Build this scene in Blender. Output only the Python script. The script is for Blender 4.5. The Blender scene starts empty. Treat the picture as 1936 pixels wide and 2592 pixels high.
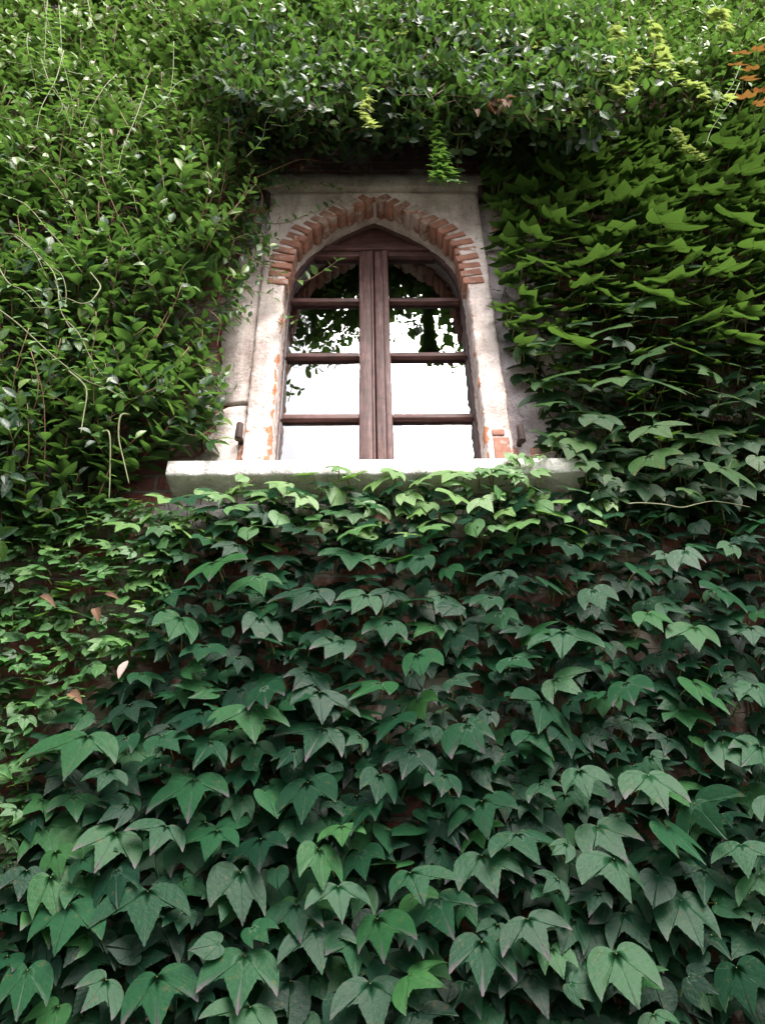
import bpy, math
import numpy as np
from mathutils import Matrix, Vector

S = bpy.context.scene
COL = S.collection
R = math.radians
rng = np.random.default_rng(11)

# ------------------------------------------------------------------ camera
FPX, IMW, IMH = 2198.0, 1936.0, 2592.0
PITCH, ROLL, YAW = R(37.16), R(1.144), R(-1.10)
CAM_H, WALL_Y = 1.6, 2.4          # eye height, distance to the face of the wall


def _rot(v):
    c, s = math.cos(YAW), math.sin(YAW)
    return np.array([c * v[0] - s * v[1], s * v[0] + c * v[1], v[2]])


_c, _s = math.cos(ROLL), math.sin(ROLL)
_ct, _st = math.cos(PITCH), math.sin(PITCH)
CAM_R = _rot((_c, _st * _s, -_ct * _s))
CAM_U = _rot((_s, -_st * _c, _ct * _c))
CAM_F = _rot((0, _ct, _st))
cam_data = bpy.data.cameras.new('camera')
cam = bpy.data.objects.new('camera', cam_data)
COL.objects.link(cam)
cam_data.sensor_fit = 'VERTICAL'
cam_data.sensor_height = 24.0
cam_data.lens = 24.0 * FPX / IMH
cam_data.clip_start, cam_data.clip_end = 0.05, 500
cam.matrix_world = Matrix(((CAM_R[0], CAM_U[0], -CAM_F[0], 0), (CAM_R[1], CAM_U[1], -CAM_F[1], 0),
                           (CAM_R[2], CAM_U[2], -CAM_F[2], CAM_H), (0, 0, 0, 1)))
S.camera = cam

# ------------------------------------------------------------------ light
SUN_EL, SUN_AZ = R(53), R(26)      # azimuth measured from straight behind the camera towards the right
world = bpy.data.worlds.new('World')
S.world = world
world.use_nodes = True
wn, wl = world.node_tree.nodes, world.node_tree.links
bg = wn['Background']
sky = wn.new('ShaderNodeTexSky')
sky.sky_type = 'NISHITA'
sky.sun_disc = False
sky.sun_elevation = SUN_EL
sun_dir = np.array([math.cos(SUN_EL) * math.sin(SUN_AZ), -math.cos(SUN_EL) * math.cos(SUN_AZ), math.sin(SUN_EL)])
sky.sun_rotation = math.atan2(sun_dir[0], sun_dir[1])
sky.dust_density = 4.0
hsv = wn.new('ShaderNodeHueSaturation')
hsv.inputs['Saturation'].default_value = 0.45
wl.new(sky.outputs['Color'], hsv.inputs['Color'])
wl.new(hsv.outputs['Color'], bg.inputs['Color'])
bg.inputs['Strength'].default_value = 0.10
sd = bpy.data.lights.new('sun', 'SUN')
sd.energy = 2.1
sd.angle = R(38)
sd.color = (1.0, 0.95, 0.88)
sun = bpy.data.objects.new('sun', sd)
COL.objects.link(sun)
sun.rotation_euler = Vector(sun_dir).to_track_quat('Z', 'Y').to_euler()
sun.location = (2, -4, 9)
S.view_settings.view_transform = 'Standard'
S.view_settings.look = 'None'
S.view_settings.exposure = 2.25
S.view_settings.gamma = 1.0
S.view_settings.use_curve_mapping = False
S.render.film_transparent = False
S.cycles.max_bounces = 8
S.cycles.diffuse_bounces = 4
S.cycles.transmission_bounces = 4
S.cycles.transparent_max_bounces = 8


# ------------------------------------------------------------------ helpers
def unproj(px, py, off=0.0):
    """pixel of the photograph -> point on a plane `off` metres in front of the wall"""
    v = CAM_F + CAM_R * ((px - IMW / 2) / FPX) + CAM_U * (-(py - IMH / 2) / FPX)
    t = (WALL_Y - off) / v[1]
    return np.array([v[0] * t, WALL_Y - off, CAM_H + v[2] * t])


def wall_poly(pts, off=0.0, k=1.0):
    return np.array([unproj(x * k, y * k, off)[[0, 2]] for x, y in pts])


def inside(P, poly):
    x, z = P[:, 0], P[:, 1]
    r = np.zeros(len(P), bool)
    j = len(poly) - 1
    for i in range(len(poly)):
        xi, zi = poly[i]
        xj, zj = poly[j]
        hit = ((zi > z) != (zj > z)) & (x < (xj - xi) * (z - zi) / (zj - zi + 1e-12) + xi)
        r ^= hit
        j = i
    return r


def edge_dist(P, poly):
    d = np.full(len(P), 9.0)
    for i in range(len(poly)):
        a, b = poly[i - 1], poly[i]
        ab = b - a
        t = np.clip(((P - a) @ ab) / (ab @ ab + 1e-12), 0, 1)
        d = np.minimum(d, np.hypot(*(P - a - t[:, None] * ab).T))
    return d


def scatter(poly, dmin, tries=6):
    """dart throwing inside a polygon"""
    lo, hi = poly.min(0), poly.max(0)
    n = int(np.prod(hi - lo) / (dmin * dmin) * tries)
    P = rng.uniform(lo, hi, (n, 2))
    P = P[inside(P, poly)]
    grid, out = {}, []
    for p in P:
        c = (int(p[0] // dmin), int(p[1] // dmin))
        ok = True
        for i in (-1, 0, 1):
            for j in (-1, 0, 1):
                for q in grid.get((c[0] + i, c[1] + j), ()):
                    if (p[0] - q[0]) ** 2 + (p[1] - q[1]) ** 2 < dmin * dmin:
                        ok = False
        if ok:
            grid.setdefault(c, []).append(p)
            out.append(p)
    return np.array(out)


_ph = np.random.default_rng(5).uniform(0, 6.28, (8, 3))


def lump(x, z, f=3.0):
    """smooth 0..1 field"""
    v = 0
    for i, (a, b, c) in enumerate(_ph):
        k = f * (0.6 + 0.35 * i)
        v = v + np.sin(k * (x * math.cos(a) + z * math.sin(a)) + b) / (1 + 0.4 * i)
    return np.clip(0.5 + v / 5.5, 0, 1)


class MB:
    """collects geometry and per-vertex attributes for ONE mesh"""

    def __init__(self):
        self.v, self.f, self.a, self.n = [], [], {}, 0
        self.mi = []

    def add(self, verts, faces, mat=0, **attrs):
        verts = np.asarray(verts, float)
        for k in dict.fromkeys(list(self.a) + list(attrs)):
            if k not in self.a:
                self.a[k] = [np.zeros(self.n)] if self.n else []
            val = attrs.get(k, 0.0)
            self.a[k].append(np.full(len(verts), val) if np.isscalar(val) else np.asarray(val, float))
        self.f += [tuple(int(i) + self.n for i in f) for f in faces]
        self.mi += [mat] * len(faces)
        self.v.append(verts)
        self.n += len(verts)

    def box(self, lo, hi, **k):
        x0, y0, z0 = lo
        x1, y1, z1 = hi
        V = [(x0, y0, z0), (x1, y0, z0), (x1, y1, z0), (x0, y1, z0), (x0, y0, z1), (x1, y0, z1), (x1, y1, z1), (x0, y1, z1)]
        F = [(0, 3, 2, 1), (4, 5, 6, 7), (0, 1, 5, 4), (1, 2, 6, 5), (2, 3, 7, 6), (3, 0, 4, 7)]
        self.add(V, F, **k)

    def tube(self, pts, r0, r1=None, sides=5, smooth=True, **k):
        pts = np.asarray(pts, float)
        if smooth and len(pts) > 2:
            pts = catmull(pts)
        n = len(pts)
        r1 = r0 if r1 is None else r1
        T = np.gradient(pts, axis=0)
        T /= np.linalg.norm(T, axis=1)[:, None] + 1e-9
        ref = np.array([0.3, 0.9, 0.2]) if abs(T[0] @ np.array([0.3, 0.9, 0.2])) < 0.8 else np.array([1, 0, 0])
        U = np.cross(T, ref)
        U /= np.linalg.norm(U, axis=1)[:, None] + 1e-9
        W = np.cross(T, U)
        a = np.arange(sides) / sides * 2 * math.pi
        rr = np.linspace(r0, r1, n)
        V = pts[:, None] + rr[:, None, None] * (U[:, None] * np.cos(a)[:, None] + W[:, None] * np.sin(a)[:, None])
        F = []
        for i in range(n - 1):
            for j in range(sides):
                q = (j + 1) % sides
                F.append((i * sides + j, i * sides + q, (i + 1) * sides + q, (i + 1) * sides + j))
        F.append(tuple(range(sides))[::-1])
        F.append(tuple((n - 1) * sides + j for j in range(sides)))
        self.add(V.reshape(-1, 3), F, **k)
        return pts

    def build(self, name, mats, parent=None, smooth=False, bevel=0):
        me = bpy.data.meshes.new(name)
        V = np.concatenate(self.v) if self.v else np.zeros((0, 3))
        if parent is not None:
            o_ = parent
            while o_ is not None:
                V = V - np.array(o_.location)
                o_ = o_.parent
        lens = np.array([len(f) for f in self.f], np.int32)
        idx = np.fromiter((i for f in self.f for i in f), np.int32, int(lens.sum()))
        me.vertices.add(len(V))
        me.vertices.foreach_set('co', V.astype(np.float32).ravel())
        me.loops.add(len(idx))
        me.loops.foreach_set('vertex_index', idx)
        me.polygons.add(len(lens))
        me.polygons.foreach_set('loop_start', np.concatenate(([0], np.cumsum(lens)[:-1])).astype(np.int32))
        for m in (mats if isinstance(mats, (list, tuple)) else [mats]):
            me.materials.append(m)
        me.polygons.foreach_set('material_index', np.array(self.mi, np.int32))
        me.update(calc_edges=True)
        me.validate()
        for k, parts in self.a.items():
            at = me.attributes.new(k, 'FLOAT', 'POINT')
            at.data.foreach_set('value', np.concatenate(parts).astype(np.float32))
        if smooth:
            me.shade_smooth()
        o = bpy.data.objects.new(name, me)
        COL.objects.link(o)
        if parent is not None:
            o.parent = parent
        if bevel:
            b = o.modifiers.new('bevel', 'BEVEL')
            b.width, b.segments, b.limit_method = bevel, 2, 'ANGLE'
        return o


def catmull(P, n=6):
    P = np.vstack([2 * P[0] - P[1], P, 2 * P[-1] - P[-2]])
    out = []
    for i in range(1, len(P) - 2):
        p0, p1, p2, p3 = P[i - 1:i + 3]
        for t in np.arange(n) / n:
            out.append(0.5 * (2 * p1 + (p2 - p0) * t + (2 * p0 - 5 * p1 + 4 * p2 - p3) * t * t + (3 * p1 - p0 - 3 * p2 + p3) * t ** 3))
    out.append(P[-2])
    return np.array(out)


def thing(name, label, cat, loc, group=None):
    o = bpy.data.objects.new(name, None)
    COL.objects.link(o)
    o.empty_display_size = 0.1
    o.location = [float(v) for v in loc]
    return tag(o, label, cat, group)


def tag(o, label, cat, group=None):
    o['label'], o['category'], o['kind'] = label, cat, 'thing'
    if group:
        o['group'] = group
    return o


# ------------------------------------------------------------------ materials
def new_mat(name):
    m = bpy.data.materials.new(name)
    m.use_nodes = True
    n = m.node_tree.nodes
    return m, n, m.node_tree.links, n['Principled BSDF']


def ramp(n, stops):
    r = n.new('ShaderNodeValToRGB')
    e = r.color_ramp.elements
    while len(e) < len(stops):
        e.new(0.5)
    for i, (p, c) in enumerate(stops):
        e[i].position, e[i].color = p, (*c, 1)
    return r


def noise(n, l, scale, detail=6, rough=0.6, vec=None, dist=0.0):
    t = n.new('ShaderNodeTexNoise')
    t.inputs['Scale'].default_value = scale
    t.inputs['Detail'].default_value = detail
    t.inputs['Roughness'].default_value = rough
    t.inputs['Distortion'].default_value = dist
    if vec is not None:
        l.new(vec, t.inputs['Vector'])
    return t


def mixc(n, l, fac, a, b, mode='MIX'):
    m = n.new('ShaderNodeMix')
    m.data_type, m.blend_type = 'RGBA', mode
    for s, v in ((0, fac), (6, a), (7, b)):
        if hasattr(v, 'is_linked') or hasattr(v, 'links'):
            l.new(v, m.inputs[s])
        else:
            m.inputs[s].default_value = v if s == 0 else (*v, 1)
    return m.outputs[2]


def math_node(n, l, op, a, b=None, clamp=False):
    m = n.new('ShaderNodeMath')
    m.operation, m.use_clamp = op, clamp
    for s, v in ((0, a), (1, b)):
        if v is None:
            continue
        if hasattr(v, 'links'):
            l.new(v, m.inputs[s])
        else:
            m.inputs[s].default_value = v
    return m.outputs[0]


def attr(n, name):
    a = n.new('ShaderNodeAttribute')
    a.attribute_name = name
    return a.outputs['Fac']


def bump(n, l, h, strength, dist, bsdf):
    b = n.new('ShaderNodeBump')
    b.inputs['Strength'].default_value = strength
    b.inputs['Distance'].default_value = dist
    l.new(h, b.inputs['Height'])
    l.new(b.outputs[0], bsdf.inputs['Normal'])


def leaf_mat(name, stops, back, vein=(0.14, 0.24, 0.08), tip=None, rough=0.42, spec=0.5, trans=0.35, tcol=(0.16, 0.32, 0.03), spots=0.0, veinamt=0.55):
    m, n, l, p = new_mat(name)
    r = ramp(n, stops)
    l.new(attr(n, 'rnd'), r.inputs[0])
    tc = n.new('ShaderNodeTexCoord')
    nz = noise(n, l, 35, 4, 0.6, tc.outputs['Object'])
    c = mixc(n, l, math_node(n, l, 'MULTIPLY', nz.outputs['Fac'], 0.5), r.outputs[0], tuple(x * 0.5 for x in stops[0][1]))
    vf = n.new('ShaderNodeMapRange')
    vf.inputs['From Min'].default_value, vf.inputs['From Max'].default_value = 0.7, 1.0
    vf.inputs['To Max'].default_value = veinamt
    l.new(attr(n, 'vein'), vf.inputs['Value'])
    c = mixc(n, l, vf.outputs[0], c, vein)
    ph = math_node(n, l, 'ADD', math_node(n, l, 'MULTIPLY', attr(n, 'ly'), 34.0), math_node(n, l, 'MULTIPLY', math_node(n, l, 'ABSOLUTE', attr(n, 'lx')), -30.0))
    sv = math_node(n, l, 'POWER', math_node(n, l, 'ADD', math_node(n, l, 'MULTIPLY', math_node(n, l, 'SINE', ph), 0.5), 0.5), 7.0)
    c = mixc(n, l, math_node(n, l, 'MULTIPLY', sv, veinamt * 0.14), c, vein)
    if tip:
        tf = math_node(n, l, 'MULTIPLY', attr(n, 'tip'), 1.0, True)
        c = mixc(n, l, tf, c, tip)
    if spots:
        n2 = noise(n, l, 60, 3, 0.6, tc.outputs['Object'])
        sp = math_node(n, l, 'MULTIPLY', math_node(n, l, 'GREATER_THAN', n2.outputs['Fac'], 0.64), spots)
        c = mixc(n, l, sp, c, (0.16, 0.08, 0.03))
    geo = n.new('ShaderNodeNewGeometry')
    front = c
    bk = mixc(n, l, 0.6, c, back)
    c = mixc(n, l, geo.outputs['Backfacing'], front, bk)
    l.new(c, p.inputs['Base Color'])
    p.inputs['Roughness'].default_value = rough
    rr = mixc(n, l, geo.outputs['Backfacing'], (rough,) * 3, (0.75,) * 3)
    l.new(rr, p.inputs['Roughness'])
    p.inputs['Specular IOR Level'].default_value = spec
    nb = noise(n, l, 90, 3, 0.6, tc.outputs['Object'])
    h = math_node(n, l, 'SUBTRACT', nb.outputs['Fac'], math_node(n, l, 'ADD', math_node(n, l, 'MULTIPLY', vf.outputs[0], 0.8), math_node(n, l, 'MULTIPLY', sv, 0.08)))
    bump(n, l, h, 0.35, 0.005, p)
    tr = n.new('ShaderNodeBsdfTranslucent')
    tmix = mixc(n, l, 0.55, c, tcol)
    l.new(tmix, tr.inputs['Color'])
    mx = n.new('ShaderNodeMixShader')
    mx.inputs[0].default_value = trans
    l.new(p.outputs[0], mx.inputs[1])
    l.new(tr.outputs[0], mx.inputs[2])
    l.new(mx.outputs[0], n['Material Output'].inputs['Surface'])
    return m


def simple_mat(name, a, b, scale=12, rough=0.8, bumpamt=0.3, stretch=None, spec=0.4):
    m, n, l, p = new_mat(name)
    tc = n.new('ShaderNodeTexCoord')
    vec = tc.outputs['Object']
    if stretch:
        mp = n.new('ShaderNodeMapping')
        mp.inputs['Scale'].default_value = stretch
        l.new(vec, mp.inputs['Vector'])
        vec = mp.outputs[0]
    nz = noise(n, l, scale, 8, 0.65, vec)
    r = ramp(n, [(0.3, a), (0.7, b)])
    l.new(nz.outputs['Fac'], r.inputs[0])
    l.new(r.outputs[0], p.inputs['Base Color'])
    p.inputs['Roughness'].default_value = rough
    p.inputs['Specular IOR Level'].default_value = spec
    bump(n, l, nz.outputs['Fac'], bumpamt, 0.01, p)
    return m


def brick_mat():
    m, n, l, p = new_mat('old_brick')
    tc = n.new('ShaderNodeTexCoord')
    sep = n.new('ShaderNodeSeparateXYZ')
    l.new(tc.outputs['Object'], sep.inputs[0])
    com = n.new('ShaderNodeCombineXYZ')
    l.new(sep.outputs['X'], com.inputs['X'])
    l.new(sep.outputs['Z'], com.inputs['Y'])
    wob = noise(n, l, 9, 3, 0.5, tc.outputs['Object'])
    add = n.new('ShaderNodeVectorMath')
    add.operation = 'MULTIPLY_ADD'
    l.new(wob.outputs['Color'], add.inputs[0])
    add.inputs[1].default_value = (0.02, 0.02, 0)
    l.new(com.outputs[0], add.inputs[2])
    b = n.new('ShaderNodeTexBrick')
    l.new(add.outputs[0], b.inputs['Vector'])
    b.inputs['Scale'].default_value = 1
    b.inputs['Brick Width'].default_value = 0.26
    b.inputs['Row Height'].default_value = 0.072
    b.inputs['Mortar Size'].default_value = 0.009
    b.inputs['Mortar Smooth'].default_value = 0.4
    b.inputs['Color1'].default_value = (0.15, 0.045, 0.032, 1)
    b.inputs['Color2'].default_value = (0.08, 0.036, 0.03, 1)
    b.inputs['Mortar'].default_value = (0.12, 0.10, 0.085, 1)
    nz = noise(n, l, 16, 8, 0.7, tc.outputs['Object'])
    r = ramp(n, [(0.3, (0.45, 0.4, 0.4)), (0.65, (1.25, 1.15, 1.1))])
    l.new(nz.outputs['Fac'], r.inputs[0])
    c = mixc(n, l, 1.0, b.outputs['Color'], r.outputs[0], 'MULTIPLY')
    n3 = noise(n, l, 3.2, 6, 0.65, tc.outputs['Object'])
    rr = ramp(n, [(0.51, (0, 0, 0)), (0.60, (1, 1, 1))])
    l.new(n3.outputs['Fac'], rr.inputs[0])
    c = mixc(n, l, rr.outputs[0], c, mixc(n, l, nz.outputs['Fac'], (0.17, 0.14, 0.12), (0.36, 0.31, 0.28)))
    l.new(c, p.inputs['Base Color'])
    p.inputs['Roughness'].default_value = 0.92
    h = math_node(n, l, 'ADD', math_node(n, l, 'MULTIPLY', b.outputs['Fac'], -1.0), math_node(n, l, 'MULTIPLY', nz.outputs['Fac'], 0.9))
    bump(n, l, h, 0.8, 0.012, p)
    return m


def plaster_mat(name, lo, hi, speck=(0.2, 0.18, 0.17), speck_amt=0.5, wear=True):
    m, n, l, p = new_mat(name)
    tc = n.new('ShaderNodeTexCoord')
    v = tc.outputs['Object']
    n1 = noise(n, l, 5, 8, 0.65, v)
    r1 = ramp(n, [(0.32, lo), (0.62, hi)])
    l.new(n1.outputs['Fac'], r1.inputs[0])
    n2 = noise(n, l, 55, 5, 0.7, v, 0.6)
    r2 = ramp(n, [(0.56, (0, 0, 0)), (0.68, (1, 1, 1))])
    l.new(n2.outputs['Fac'], r2.inputs[0])
    c = mixc(n, l, math_node(n, l, 'MULTIPLY', r2.outputs[0], speck_amt), r1.outputs[0], speck)
    if wear:
        n3 = noise(n, l, 17, 5, 0.65, v)
        w = math_node(n, l, 'ADD', attr(n, 'wear'), math_node(n, l, 'MULTIPLY', math_node(n, l, 'SUBTRACT', n3.outputs['Fac'], 0.5), 2.4))
        wr = ramp(n, [(0.62, (0, 0, 0)), (0.75, (1, 1, 1))])
        l.new(w, wr.inputs[0])
        c = mixc(n, l, wr.outputs[0], c, mixc(n, l, n2.outputs['Fac'], (0.45, 0.13, 0.05), (0.38, 0.2, 0.13)))
    st = noise(n, l, 7, 6, 0.7, v, 0.4)
    mp = n.new('ShaderNodeMapping')
    mp.inputs['Scale'].default_value = (1.6, 1.6, 0.35)
    l.new(v, mp.inputs['Vector'])
    l.new(mp.outputs[0], st.inputs['Vector'])
    rs = ramp(n, [(0.47, (1, 1, 1)), (0.70, (0.5, 0.46, 0.44))])
    l.new(st.outputs['Fac'], rs.inputs[0])
    c = mixc(n, l, 0.8, c, rs.outputs[0], 'MULTIPLY')
    l.new(c, p.inputs['Base Color'])
    p.inputs['Roughness'].default_value = 0.93
    p.inputs['Specular IOR Level'].default_value = 0.25
    h = math_node(n, l, 'ADD', n2.outputs['Fac'], math_node(n, l, 'MULTIPLY', n1.outputs['Fac'], 1.5))
    bump(n, l, h, 0.8, 0.012, p)
    return m


def vous_mat():
    m, n, l, p = new_mat('orange_brick')
    tc = n.new('ShaderNodeTexCoord')
    v = tc.outputs['Object']
    n1 = noise(n, l, 14, 6, 0.65, v)
    r1 = ramp(n, [(0.3, (0.17, 0.075, 0.058)), (0.7, (0.40, 0.185, 0.125))])
    l.new(n1.outputs['Fac'], r1.inputs[0])
    n2 = noise(n, l, 24, 7, 0.7, v)
    r2 = ramp(n, [(0.56, (0, 0, 0)), (0.64, (1, 1, 1))])
    l.new(math_node(n, l, 'SUBTRACT', n2.outputs['Fac'], attr(n, 'wear')), r2.inputs[0])
    c = mixc(n, l, math_node(n, l, 'MULTIPLY', r2.outputs[0], 0.85), r1.outputs[0], (0.38, 0.31, 0.27))
    l.new(c, p.inputs['Base Color'])
    p.inputs['Roughness'].default_value = 0.95
    bump(n, l, n2.outputs['Fac'], 0.7, 0.012, p)
    return m


def wood_mat(name, a, b, c, stretch):
    m, n, l, p = new_mat(name)
    tc = n.new('ShaderNodeTexCoord')
    mp = n.new('ShaderNodeMapping')
    mp.inputs['Scale'].default_value = stretch
    l.new(tc.outputs['Object'], mp.inputs['Vector'])
    nz = noise(n, l, 10, 9, 0.7, mp.outputs[0], 0.3)
    r = ramp(n, [(0.3, a), (0.5, b), (0.72, c)])
    l.new(nz.outputs['Fac'], r.inputs[0])
    n2 = noise(n, l, 26, 4, 0.6, tc.outputs['Object'])
    r2 = ramp(n, [(0.3, (0.6, 0.6, 0.62)), (0.6, (1.1, 1.05, 1.05))])
    l.new(n2.outputs['Fac'], r2.inputs[0])
    cc = mixc(n, l, 1.0, r.outputs[0], r2.outputs[0], 'MULTIPLY')
    l.new(cc, p.inputs['Base Color'])
    p.inputs['Roughness'].default_value = 0.58
    p.inputs['Specular IOR Level'].default_value = 0.4
    bump(n, l, nz.outputs['Fac'], 0.4, 0.004, p)
    return m


def glass_mat():
    m, n, l, p = new_mat('old_window_glass')
    tc = n.new('ShaderNodeTexCoord')
    nz = noise(n, l, 5, 2, 0.5, tc.outputs['Object'])
    gl = n.new('ShaderNodeBsdfGlossy')
    gl.inputs['Roughness'].default_value = 0.0
    gl.inputs['Color'].default_value = (0.95, 0.97, 1.0, 1)
    b = n.new('ShaderNodeBump')
    b.inputs['Strength'].default_value, b.inputs['Distance'].default_value = 0.12, 0.02
    l.new(nz.outputs['Fac'], b.inputs['Height'])
    l.new(b.outputs[0], gl.inputs['Normal'])
    fr = n.new('ShaderNodeFresnel')
    fr.inputs['IOR'].default_value = 1.9
    tr = n.new('ShaderNodeBsdfTransparent')
    tr.inputs['Color'].default_value = (0.8, 0.85, 0.85, 1)
    mx = n.new('ShaderNodeMixShader')
    f2 = math_node(n, l, 'MULTIPLY', fr.outputs[0], 2.3, True)
    l.new(f2, mx.inputs[0])
    l.new(tr.outputs[0], mx.inputs[1])
    l.new(gl.outputs[0], mx.inputs[2])
    l.new(mx.outputs[0], n['Material Output'].inputs['Surface'])
    return m


M_BRICK = brick_mat()
M_PLASTER = plaster_mat('pale_plaster', (0.40, 0.32, 0.295), (0.74, 0.64, 0.60), (0.16, 0.13, 0.12), 0.6)
M_ROUGH = plaster_mat('grey_rough_plaster', (0.27, 0.225, 0.235), (0.58, 0.51, 0.51), (0.09, 0.075, 0.08), 0.75)
M_SILL = plaster_mat('sill_stone', (0.48, 0.46, 0.42), (0.76, 0.74, 0.71), (0.15, 0.14, 0.12), 0.65, False)
M_HOOD = plaster_mat('weathered_stone', (0.2, 0.17, 0.15), (0.4, 0.35, 0.32), (0.1, 0.08, 0.07), 0.6, False)
M_VOUS = vous_mat()
M_WOODV = wood_mat('worn_brown_wood', (0.036, 0.016, 0.014), (0.095, 0.044, 0.038), (0.20, 0.12, 0.115), (6, 6, 0.5))
M_WOODH = wood_mat('worn_brown_wood_level', (0.035, 0.015, 0.013), (0.09, 0.038, 0.032), (0.17, 0.09, 0.08), (0.5, 6, 6))
M_GLASS = glass_mat()
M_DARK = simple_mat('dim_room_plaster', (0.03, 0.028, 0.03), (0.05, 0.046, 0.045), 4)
M_IRON = simple_mat('rusty_iron', (0.012, 0.007, 0.007), (0.05, 0.022, 0.016), 40, 0.8)
M_GROUND = simple_mat('gravel_ground', (0.025, 0.028, 0.018), (0.07, 0.065, 0.05), 30, 0.95)
M_BARK = simple_mat('vine_bark', (0.05, 0.033, 0.022), (0.13, 0.09, 0.06), 60, 0.9)
M_STALK = simple_mat('green_stalk', (0.10, 0.11, 0.03), (0.2, 0.2, 0.07), 20, 0.6)
M_TWINE = simple_mat('pale_green_stem', (0.065, 0.075, 0.024), (0.14, 0.145, 0.06), 30, 0.55)
M_REDSTEM = simple_mat('reddish_stem', (0.12, 0.06, 0.03), (0.2, 0.12, 0.05), 30, 0.6)

BL = (0.16, 0.26, 0.08)
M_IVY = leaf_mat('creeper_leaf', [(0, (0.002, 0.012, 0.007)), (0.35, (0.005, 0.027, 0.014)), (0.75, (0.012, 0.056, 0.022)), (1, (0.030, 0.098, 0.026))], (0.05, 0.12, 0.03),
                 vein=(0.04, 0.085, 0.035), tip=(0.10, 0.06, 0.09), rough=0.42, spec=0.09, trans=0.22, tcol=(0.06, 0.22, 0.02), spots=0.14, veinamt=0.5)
M_IVY_R = leaf_mat('creeper_leaf_lit_tone', [(0, (0.006, 0.026, 0.011)), (0.5, (0.014, 0.05, 0.016)), (1, (0.036, 0.092, 0.02))], (0.05, 0.105, 0.02),
                   vein=(0.07, 0.12, 0.035), tip=(0.1, 0.07, 0.03), rough=0.5, spec=0.15, trans=0.34, tcol=(0.095, 0.18, 0.022), spots=0.4, veinamt=0.4)  # lighter, yellower copy of the creeper leaf; light through the leaves painted in
M_CLIMB = leaf_mat('glossy_climber_leaf', [(0, (0.004, 0.02, 0.009)), (0.45, (0.013, 0.05, 0.013)), (0.72, (0.045, 0.12, 0.02)), (1, (0.17, 0.25, 0.05))],
                   (0.09, 0.17, 0.06), vein=(0.08, 0.15, 0.04), rough=0.36, spec=0.4, trans=0.28, tcol=(0.14, 0.3, 0.03), veinamt=0.35)
M_SMALL = leaf_mat('small_ivy_leaf', [(0, (0.008, 0.034, 0.010)), (0.3, (0.022, 0.08, 0.02)), (0.6, (0.05, 0.15, 0.035)), (1, (0.13, 0.25, 0.06))], (0.12, 0.22, 0.06), rough=0.5, spec=0.4, trans=0.35)
M_YELLOW = leaf_mat('yellow_green_leaf', [(0, (0.06, 0.13, 0.025)), (0.6, (0.17, 0.24, 0.06)), (1, (0.32, 0.36, 0.15))], (0.22, 0.27, 0.09), rough=0.5, spec=0.4, trans=0.4, tcol=(0.4, 0.5, 0.1))
M_RED = leaf_mat('autumn_leaf', [(0, (0.15, 0.025, 0.012)), (0.45, (0.17, 0.055, 0.018)), (0.75, (0.16, 0.13, 0.025)), (1, (0.08, 0.13, 0.025))], (0.22, 0.11, 0.03), rough=0.5, trans=0.3, tcol=(0.3, 0.12, 0.03), spots=0.5)
M_DEAD = leaf_mat('dry_leaf_brown', [(0, (0.04, 0.02, 0.012)), (1, (0.13, 0.07, 0.042))], (0.16, 0.09, 0.05), vein=(0.2, 0.1, 0.05), rough=0.7, spec=0.2, trans=0.2, tcol=(0.4, 0.2, 0.08))
M_PALE = leaf_mat('dry_leaf_pale', [(0, (0.4, 0.28, 0.25)), (1, (0.45, 0.36, 0.32))], (0.6, 0.5, 0.45), vein=(0.5, 0.35, 0.3), rough=0.6, spec=0.3, trans=0.2, tcol=(0.6, 0.4, 0.3))

# ------------------------------------------------------------------ window opening: half-width as a function of height
CX = 0.036
SILL_Z = 3.567
ARCH = np.array([(0.392, 3.567), (0.392, 4.2), (0.392, 4.55), (0.389, 4.66), (0.384, 4.76), (0.371, 4.85), (0.347, 4.92), (0.312, 4.985),
                 (0.266, 5.04), (0.212, 5.098), (0.15, 5.155), (0.085, 5.203), (0.035, 5.240), (0.0, 5.262)])


def arch_half(z):
    return np.interp(z, ARCH[:, 1], ARCH[:, 0])


def arch_path(n_side=40, grow=0.0):
    """points left foot -> apex -> right foot, evenly spaced"""
    P = ARCH.copy()
    d = np.concatenate(([0], np.cumsum(np.hypot(*np.diff(P, axis=0).T))))
    t = np.linspace(0, d[-1], n_side)
    q = np.stack([np.interp(t, d, P[:, 0]), np.interp(t, d, P[:, 1])], 1)
    if grow:
        g = np.gradient(q, axis=0)
        nn = np.stack([g[:, 1], -g[:, 0]], 1)
        nn /= np.linalg.norm(nn, axis=1)[:, None]
        q = q + nn * grow
        q[-1, 0] = 0
    L = np.stack([CX - q[:, 0], q[:, 1]], 1)
    Rr = np.stack([CX + q[:, 0], q[:, 1]], 1)[::-1]
    return np.vstack([L, Rr[1:]])


GLASS_Y = WALL_Y + 0.13

# ------------------------------------------------------------------ setting
g = MB()
g.add([(-60, -80, 0), (60, -80, 0), (60, 60, 0), (-60, 60, 0)], [(0, 1, 2, 3)])
go = g.build('ground', M_GROUND)
go['kind'] = 'structure'

# brick wall of the house, with the arched hole and its reveal
wall = thing('brick_wall', 'old weathered red brick wall of the house behind all the climbing plants', 'wall', (CX, WALL_Y, 0))
w = MB()
ap = arch_path(30, 0.012)
xl, xr = ap[0, 0], ap[-1, 0]
X0, X1, ZT = -5.5, 5.5, 9.5


def quad_xz(mb, x0, z0, x1, z1, y):
    mb.add([(x0, y, z0), (x1, y, z0), (x1, y, z1), (x0, y, z1)], [(0, 1, 2, 3)])


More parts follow.
